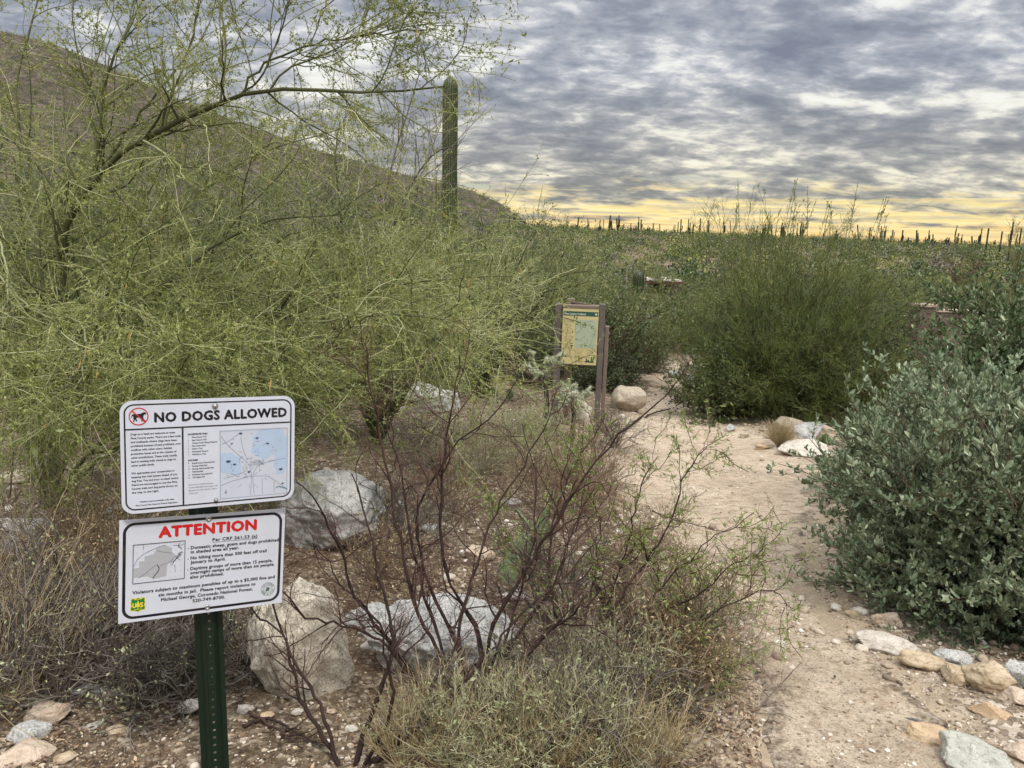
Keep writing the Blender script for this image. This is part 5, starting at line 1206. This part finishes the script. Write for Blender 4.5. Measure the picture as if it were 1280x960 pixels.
bushlet(975, 560, 131, .34, .20, 'bushy tuft of tan dry grass at the trail bend beside the flat white rock', 'straw', nstem=260, n2=3, spread=.8, wander=.10, t1len=(.5, 1.))
bushlet(885, 478, 132, .45, .3, 'pale dry grass clump at the far end of the trail', 'straw', nstem=160)
bushlet(770, 560, 133, .45, .4, 'bare twiggy bush between the post of the map board and the trail', 'grey', leafn=0)
bushlet(345, 650, 134, .4, .35, 'green twiggy bush between the upper sign and the weathered grey boulder', 'sage')
bushlet(120, 660, 136, .6, .5, 'dry grassy bush under the tree, left of the upper sign', 'straw', nstem=30, wander=.18)
#bushlet(50, 650, 137, .5, .5, 'dead grassy bush under the tree at far left', 'straw', nstem=30, wander=.18)

# --- long bare switches leaning across the ground at left
b4 = gpt(52, 888); d = fdist(b4)
stems_shrub('bare_shrub', b4, [
    S3((50, 886), (110, 810), (180, 750), (240, 705), d0=d, d1=d+.1), S3((52, 886), (130, 830), (210, 780), (285, 742), d0=d, d1=d-.1),
    S3((50, 886), (90, 800), (140, 740), (200, 690), d0=d, d1=d+.2), S3((48, 886), (60, 800), (75, 720), (66, 640), d0=d, d1=d),
    S3((50, 886), (30, 810), (20, 730), (-10, 660), d0=d, d1=d+.1), S3((52, 886), (150, 850), (230, 815), (300, 800), d0=d, d1=d+.1),
    S3((50, 886), (100, 780), (120, 700), (118, 620), d0=d, d1=d+.2), S3((48, 886), (20, 850), (-20, 800), (-60, 770), d0=d, d1=d-.1),
], 84, 'grey leafless shrub at left whose long switches lean right behind the post', 9, 5, .22, .10, .0055, (GREYT, GREYT))
b5 = gpt(10, 640); d = fdist(b5)
stems_shrub('bare_shrub', b5, [
    S3((6, 640), (2, 560), (14, 480), (10, 400), d0=d, d1=d), S3((10, 640), (20, 560), (16, 500), (40, 430), d0=d, d1=d-.2), S3((8, 640), (50, 580), (90, 540), (150, 500), d0=d, d1=d-.3), S3((8, 640), (-20, 560), (-30, 480), d0=d, d1=d-.3)],
    85, 'slender grey-stemmed shrub at the left edge under the big tree', 7, 4, .25, .1, .006, (GREYT, GREYT))
def stick(pts, r0, seed, label, m=GREYT):
    g = np.random.default_rng(seed); P = np.array([at(*p) for p in pts]); P = resample(P, 30); P[:, 2] = H(P[:, 0], P[:, 1])+r0*1.2+np.abs(np.cumsum(g.normal(size=30)*.002)); P += g.normal(size=(30, 3))*.0015
    mb = MB(); o = P[0].copy(); P = P-o; Rr = np.linspace(r0, r0*.4, 30); tubes(mb, P, Rr, 7, 0, np.array([g.random()]))
    S, D, rr, i, t = kids(g, P[None], Rr[None], 6, .3, 1., .7, .2); Q = grow(g, S, D*[1, 1, .4]+[0, 0, .1], .12*g.uniform(.4, 1.2, len(S)), 6, .2); wood_level(mb, Q, rr*.6, .0012, 5, 0, g)
    tag(mb.build('fallen_branch', m, loc=tuple(o)), label, 'branch')
stick([(2, 757), (60, 754), (120, 760)], .013, 1, 'pale weathered branch lying at the left edge beneath the dry bushes')
stick([(304, 924), (340, 916), (392, 946)], .007, 2, 'thin dark branch lying on the litter right of the sign post', DK_WOOD)
stick([(312, 906), (350, 930), (378, 952)], .006, 3, 'second dark branch crossing the one right of the sign post', DK_WOOD)
stick([(60, 906), (120, 930), (190, 924)], .004, 4, 'thin twig lying across the brown stone left of the sign post')
stick([(780, 540), (815, 520), (838, 514)], .02, 5, 'dead branch lying in front of the tan boulder on the trail edge', DK_WOOD)
stick([(815, 640), (850, 655), (905, 668)], .006, 6, 'small stick lying on the trail surface near its left edge', DK_WOOD)
stick([(895, 945), (940, 900), (990, 850)], .004, 7, 'thin grey stick on the reddish bank, pointing at the trail')
for a_ in [(600, 930, 171, .34, .3, 'grey tangled twiggy plant below the dark stems, in front of the wide boulder', 'grey'), (680, 940, 172, .36, .32, 'grey brown tangled twigs between the sage plants at the bottom', 'grey'),
           (770, 930, 173, .40, .36, 'tangled grey twigs at the bottom, under the catclaw branches', 'grey'), (830, 880, 174, .38, .34, 'dry brown twiggy plant on the reddish bank beside the trail', 'dry'), (870, 810, 175, .42, .34, 'dry twiggy plant on the left trail edge, right of the catclaw base', 'dry'),
           (800, 830, 176, .42, .36, 'yellowish twiggy plant right at the base of the catclaw shrub', 'dry'), (700, 790, 177, .5, .42, 'grey bramble of fine twigs behind the base of the catclaw shrub', 'grey'), (780, 740, 178, .5, .4, 'fine brown bramble at the trail edge, behind the catclaw branches', 'dry'),
           (230, 880, 180, .3, .3, 'little dark twiggy plant behind the sign post', 'grey'), (130, 860, 181, .4, .4, 'dark tangle of twigs at left over the flat grey stone', 'grey'), (20, 850, 182, .45, .4, 'dark twiggy bush at the left edge over the buff rock', 'grey')]:
    bushlet(*a_, leafn=0 if a_[2] in (171, 172, 180, 181, 182) else 1)
g = np.random.default_rng(31)
for k, (px, py, w) in enumerate([(505, 975, 'leftmost'), (580, 985, 'second from left'), (640, 990, 'third from left'), (690, 985, 'fourth from left'), (760, 985, 'fifth from left'), (820, 975, 'rightmost')]):
    bushlet(px, py, 160+k, .30, .16, f'upright dry grass tuft at the bottom edge, {w} of six', 'straw', nstem=30, n2=4, spread=.8, wander=.1, dy=.0, group='dry grass tufts along the bottom edge')
# --- prickly pears and cholla
PEAR = leafmat('prickly_pear_pad', lin((96, 112, 74)), lin((124, 140, 98)), lin((158, 170, 126)), 0., 6)
def pear(px, py, seed, n, size, label, sc=1):
    b = gpt(px, py); g = np.random.default_rng(seed); r = empty('prickly_pear', tuple(b), g.random()*3, label, 'cactus'); V, Fc = ICO[3]
    pads = [(np.zeros(3), np.array([0, 0, 1.]), 0.)]
    for k in range(n):
        o, d, a = pads[g.integers(max(0, len(pads)-4), len(pads))] if k else pads[0]
        base = o if k == 0 else o+d*size*.92*g.uniform(.75, 1)
        if k and k < 4: base = g.normal(size=3)*[.1, .08, 0]*2*size*3
        nd = nrm(np.array([g.normal()*.5, g.normal()*.35, 1.]))if k < 4 else nrm(d+g.normal(size=3)*.55+[0, 0, .3]); az = g.uniform(-.8, .8)
        s = size*g.uniform(.75, 1.1); P = V*[s*.36, s*.055, s*.5]; P[:, 0] *= 1+.25*(V[:, 2]); 
        x = nrm(np.cross([math.sin(az), -math.cos(az), 0], nd)); y = np.cross(nd, x); M = np.stack([x, y, nd], 0); P = P@M+base+nd*s*.48
        mb = MB(); mb.add(P, Fc, 0, np.full(len(Fc), g.random())); 
        m = 60; q = V[g.integers(0, len(V), m)]*[s*.36, s*.055, s*.5]; q[:, 0] *= 1+.25*q[:, 2]/(s*.5); q = q@M+base+nd*s*.48; dd = nrm(q-(base+nd*s*.48)+g.normal(size=(m, 3))*.03); sd_ = nrm(np.cross(dd, g.normal(size=(m, 3))))*.0012
        mb.add(np.stack([q-sd_, q+dd*.028, q+sd_], 1).reshape(-1, 3), np.arange(m*3).reshape(m, 3), 1, None, False)
        mb.build('pad', [PEAR, SPN], r); pads.append((base, nd, az))
pear(648, 728, 141, 10, .21, 'prickly pear with tall green pads behind the bare stems')
pear(612, 500, 142, 9, .26, 'pale prickly pear left of the map board, in the fine shrubs')
pear(1024, 560, 143, 4, .16, 'low prickly pear pads beside the flat white rock')
CHO = leafmat('cholla_joint', lin((118, 130, 100)), lin((146, 156, 120)), lin((176, 182, 146)), 0., 8); CSP = leafmat('cholla_spines', lin((196, 196, 168)), lin((216, 214, 190)), lin((234, 230, 210)), .3)
def cholla(px, py, dist, seed, h, label, base_h):
    c = at3(px, py, dist); z = float(H(c[0], c[1])); g = np.random.default_rng(seed); r = empty('cholla_cactus', (c[0], c[1], z), 0, label, 'cactus'); mb = MB(); W = MB()
    top = c[2]-z; trunk = resample([(0, 0, 0), (.03, 0, top*.4), (0, .02, top*.75)], 10); tubes(W, trunk, np.linspace(.035, .02, 10), 8); W.build('trunk', GREYT, r)
    P1 = grow(g, np.tile(trunk[-1], (9, 1))-[0, 0, .05]*g.random((9, 1)), np.stack([g.normal(size=9), g.normal(size=9), g.uniform(.1, 1.2, 9)], -1), g.uniform(.16, .28, 9), 7, .15, .03)
    R1 = np.full(P1.shape[:2], .018); S, D, rr, i, t = kids(g, P1, R1, 5, .3, 1., .9, .2); P2 = grow(g, S, D, g.uniform(.06, .12, len(S)), 5, .12, .05)
    for P, rad in ((P1, .018), (P2, .015)):
        Rr = np.full(P.shape[:2], rad); Rr[:, -1] = .004; tubes(mb, P, Rr, 7, 0, g.random(len(P)))
        n = 260 if rad > .016 else 130; k = np.repeat(np.arange(len(P)), n); tt = g.random(len(k))*(P.shape[1]-1); a = np.minimum(tt.astype(int), P.shape[1]-2); f = (tt-a)[:, None]
        q = P[k, a]*(1-f)+P[k, a+1]*f; T = nrm(P[k, a+1]-P[k, a]); o = g.normal(size=q.shape); o = nrm(o-(o*T).sum(1, keepdims=True)*T); d = nrm(o+g.normal(size=o.shape)*.35); sd_ = nrm(np.cross(d, T))*.0016
        s = q+o*rad*.8; mb.add(np.stack([s-sd_, s+d*.026, s+sd_], 1).reshape(-1, 3), np.arange(len(s)*3).reshape(-1, 3), 1, g.random(len(s)), False)
    mb.build('joints', [CHO, CSP], r)
cholla(682, 440, 8.2, 151, .9, 'pale spiny cholla in front of the lower left corner of the map board', 0)
cholla(716, 486, 8.1, 152, .5, 'small spiny cholla right under the map board', 0)

# ------------------------------------------------------------------ the scrub beyond the trail
def proto(seed, h, rx, leafmt, wood, ns, n2, n3, ll, lw, lf, up=.03, spread=1.35, label='', nm='desert_shrub', **k):
    kw = dict(l2=.36*h, l3=.18*h, r0=.012*h, wander=.14, leafn=lf, ll=ll, lw=lw, lump=.4, twr=.004*h/2, K1=5, K2=4, K3=3); kw.update(k)
    W, C = shrub_geo(seed, h, rx, ns, n2, n3, up=up, spread=spread, **kw)
    r = plant(nm, (0, -500, -60), 0, label, 'shrub', W, C, [wood], [wood, leafmt]); return r
pt = [
 (proto(201, 2.4, 1.7, OLV_LEAF, PV_BARK, 26, 8, 6, .075, .034, 7, l3=.4), 'olive green shrub in the scrub beyond the end of the trail', 'olive shrubs in the scrub'),
 (proto(202, 2.0, 1.6, DKG_LEAF, JO_WOOD, 26, 8, 6, .07, .04, 8), 'dark green rounded shrub in the scrub beyond the end of the trail', 'dark shrubs in the scrub'),
 (proto(203, 2.1, 1.5, YG_LEAF, PV_BARK, 30, 8, 6, .07, .026, 7, l3=.42, ang3=.4), 'yellow-green feathery shrub in the scrub beyond the end of the trail', 'yellow-green shrubs in the scrub'),
 (proto(204, 2.2, 1.4, CR_LEAF, JO_WOOD, 26, 8, 6, .06, .03, 8, spread=1.0), 'mid green upright shrub in the scrub beyond the end of the trail', 'mid green shrubs in the scrub'),
 (proto(205, 1.8, 1.6, GREYT, GREYT, 24, 8, 6, .06, .012, 5), 'brownish leafless shrub in the scrub beyond the end of the trail', 'leafless shrubs in the scrub')]
g = np.random.default_rng(77); used = set(); placed = []
def place(k, x, y, s, label=None, group=None):
    pr, lb, gp = pt[k]; loc = (x, y, float(H0(x, y))-.05); rz = g.random()*6.28
    if k not in used:
        used.add(k); pr.location = loc; pr.rotation_euler = (0, 0, rz); pr.scale = (s, s, s*g.uniform(.85, 1.1)); pr['label'] = label or lb; pr['group'] = group or gp; return pr
    return copy_tree(pr, loc, rz, (s, s, s*g.uniform(.85, 1.1)), label or lb, group or gp)
cands = []
ring = 13.5
while ring < 72:
    step = 1.0+ring*.036
    x = -.62*ring-2
    while x < .78*ring+2:
        X = x+g.normal()*step*.3; Y = ring+g.normal()*step*.35
        cands.append((X, Y)); x += step*1.62
    ring += step
for X, Y in cands:
    p = np.array([X, Y, 0]); v = np.array([X, Y, float(H0(X, Y))+1.])-CAM; dd = v@fw; px = 640+F*(v@rt)/dd
    if not (-60 < px < 1330): continue
    if np.hypot(X-TC[-1, 0], Y-TC[-1, 1]) < 1.1 or tdist(np.array([X]), np.array([Y]))[0] < .9: continue
    if px < 560 and Y > 40 and g.random() < .6: continue
    if px < 420 and Y < 18: continue
    if abs(px-799) < 14 and Y < 30: continue
    if abs(px-824) < 22 and 25 < Y < 62: continue
    if abs(px-1160) < 40 and Y < 13.5: continue
    placed.append((X, Y))
for X, Y in placed:
    k = g.choice([0, 1, 2, 3, 4], p=[.34, .17, .24, .17, .08])
    v = np.array([X, Y, float(H0(X, Y))+1.])-CAM; px = 640+F*(v@rt)/(v@fw)
    where = 'under the hill, left of the map board' if px < 690 else 'above the end of the trail' if px < 870 else 'behind the broom shrub' if px < 1140 else 'beyond the wall at right'
    far = 'nearer' if Y < 24 else 'farther' if Y > 42 else 'middle distance'
    kind = ['olive green shrub', 'dark green rounded shrub', 'yellow-green feathery shrub', 'mid green upright shrub', 'brownish leafless shrub'][int(k)]
    place(int(k), X, Y, g.uniform(.55, .9)*(1+min(Y, 60)*.007), f'{far} {kind} {where}', f'{kind}s {where}, {far}')
print('scrub shrubs', len(placed))
# nearer individuals behind the map board and at the trail end, each described
place(1, *(gpt(760, 500)[:2]+[.1, .9]), .42, 'dark leafy shrub directly behind the map board', None)
place(3, *(gpt(800, 470)[:2]+[.0, .6]), .5, 'green shrub at the trail end, between map board and pale grass clump', None)
place(2, *(gpt(830, 440)[:2]+[0, .5]), .62, 'yellow-green shrub right above the far end of the trail', None)
place(4, *(gpt(815, 466)[:2]+[0, .2]), .28, 'low leafless bush at the left end of the trail top, beside the two rounded boulders', None)
place(1, *(gpt(690, 480)[:2]+[-.2, .3]), .45, 'dark shrub behind the cholla and the left post of the map board', None)
place(0, *(gpt(1085, 500)[:2]+[.2, .5]), .5, 'olive shrub between the broom shrub and the masonry wall', None)

# far scrub reading as one mass: clumps of leaf-sized faces over plain and hill
def far_scrub(name, seed, xs, ys, zs, sz, per, mats, label, mi):
    g = np.random.default_rng(seed); N = len(xs); i = np.repeat(np.arange(N), per); M = len(i)
    d = nrm(g.normal(size=(M, 3))); d[:, 2] = np.abs(d[:, 2]); rr = g.random(M)**.35
    lump = 1+.35*np.sin(d[:, 0]*5+i)+.25*np.sin(d[:, 1]*7+i*2)
    c = np.stack([xs[i], ys[i], zs[i]], -1)+d*(rr*lump*sz[i])[:, None]*[1, 1, .85]
    s = (sz[i]*g.uniform(.05, .14, M))[:, None]; a = nrm(g.normal(size=(M, 3))+[0, 0, .8]); b = nrm(np.cross(a, g.normal(size=(M, 3))))
    V = np.stack([c-a*s, c+b*s*.55, c+a*s, c-b*s*.55], 1).reshape(-1, 3); mb = MB()
    for k in range(len(mats)):
        sel = mi[i] == k; W = V.reshape(M, 4, 3)[sel]; mb.add(W.reshape(-1, 3), np.arange(len(W)*4).reshape(-1, 4), k, g.random(len(W)), False)
    o = mb.build(name, mats); tag(o, label, 'scrub', kind='stuff')
g2 = np.random.default_rng(5); n = 5200
Y = 62+(285-62)*g2.random(n)**1.0; X = (g2.random(n)*1.5-.66)*Y
far_scrub('distant_scrub', 6, X, Y, H0(X, Y)+.2, g2.uniform(.7, 1.9, n), 120, [OLV_LEAF, DKG_LEAF, CR_LEAF, GREYT, YG_LEAF], 'olive and dark green desert scrub covering the plain up to the skyline', g2.choice(5, n, p=[.36, .26, .22, .08, .08]))
n = 9000; az = g2.uniform(-42, 1.5, n); rr = 100+g2.random(n)**.7*430; m = rr < np.interp(az, [-50, 0, 4], [565, 335, 325]); az, rr = az[m], rr[m]; n = len(az)
X = rr*np.sin(np.radians(az)); Y = rr*np.cos(np.radians(az))
far_scrub('hillside_scrub', 7, X, Y, hill_h(az, rr)+.1, g2.uniform(.5, 1.9, n), 40, [OLV_LEAF, DKG_LEAF, CR_LEAF, GREYT], 'low dark scrub dotting the slope of the hill at left', g2.choice(4, n, p=[.3, .3, .25, .15]))

# saguaros and trees on the skyline
gs = np.random.default_rng(9)
def sky_sag(k, x, y, h, arms):
    z = float(H0(x, y))-.1; mb = MB(); zz, rr = dome(h, .26, 5); sag_tube(mb, np.stack([zz*0, zz*0, zz], -1), rr*1.0, 9, 1, False, 1)
    for j in range(arms): P, q = arm(h*gs.uniform(.3, .5), gs.random()*6.28, gs.uniform(.5, .8), gs.uniform(1, h*.4), .2); sag_tube(mb, P, q, 7, 1, False, 1)
    return mb, (x, y, z)
meshes = []
for k in range(14):
    mb, l = sky_sag(k, 0, 200, gs.uniform(5, 8), int(gs.integers(0, 6))); meshes.append(mb.mesh('saguaro_cactus', [SAG]))
cnt = 0
for k in range(130):
    Yd = gs.uniform(190, 260); Xd = Yd*gs.uniform(-.02, .72)
    o = bpy.data.objects.new('saguaro_cactus', meshes[k % 14]); COL.objects.link(o); s = gs.uniform(.3, 1.0)**2*.62+.2; o.location = (Xd, Yd, float(H0(Xd, Yd))-.2); o.rotation_euler = (gs.normal()*.05, gs.normal()*.05, gs.random()*6.28); w_ = gs.uniform(.4, .75); o.scale = (w_, w_, s)
    tag(o, 'distant saguaro standing up from the scrub near the skyline', 'cactus', 'saguaros along the skyline')
for px, top, dist, nm in ((1236, 276, 70, 'leftmost of the saguaros at the right edge of the skyline'), (1253, 280, 75, 'thin middle saguaro at the right edge of the skyline'), (1267, 268, 62, 'tallest saguaro at the right edge of the skyline'), (1277, 276, 66, 'rightmost saguaro on the skyline, cut by the right edge'), (1118, 281, 120, 'saguaro showing above the right end of the broom shrub'), (1127, 287, 125, 'shorter saguaro right of the one above the broom shrub')):
    small_saguaro(px, top+9, dist*1.8, .12, [], 300+px, nm, 1, False)
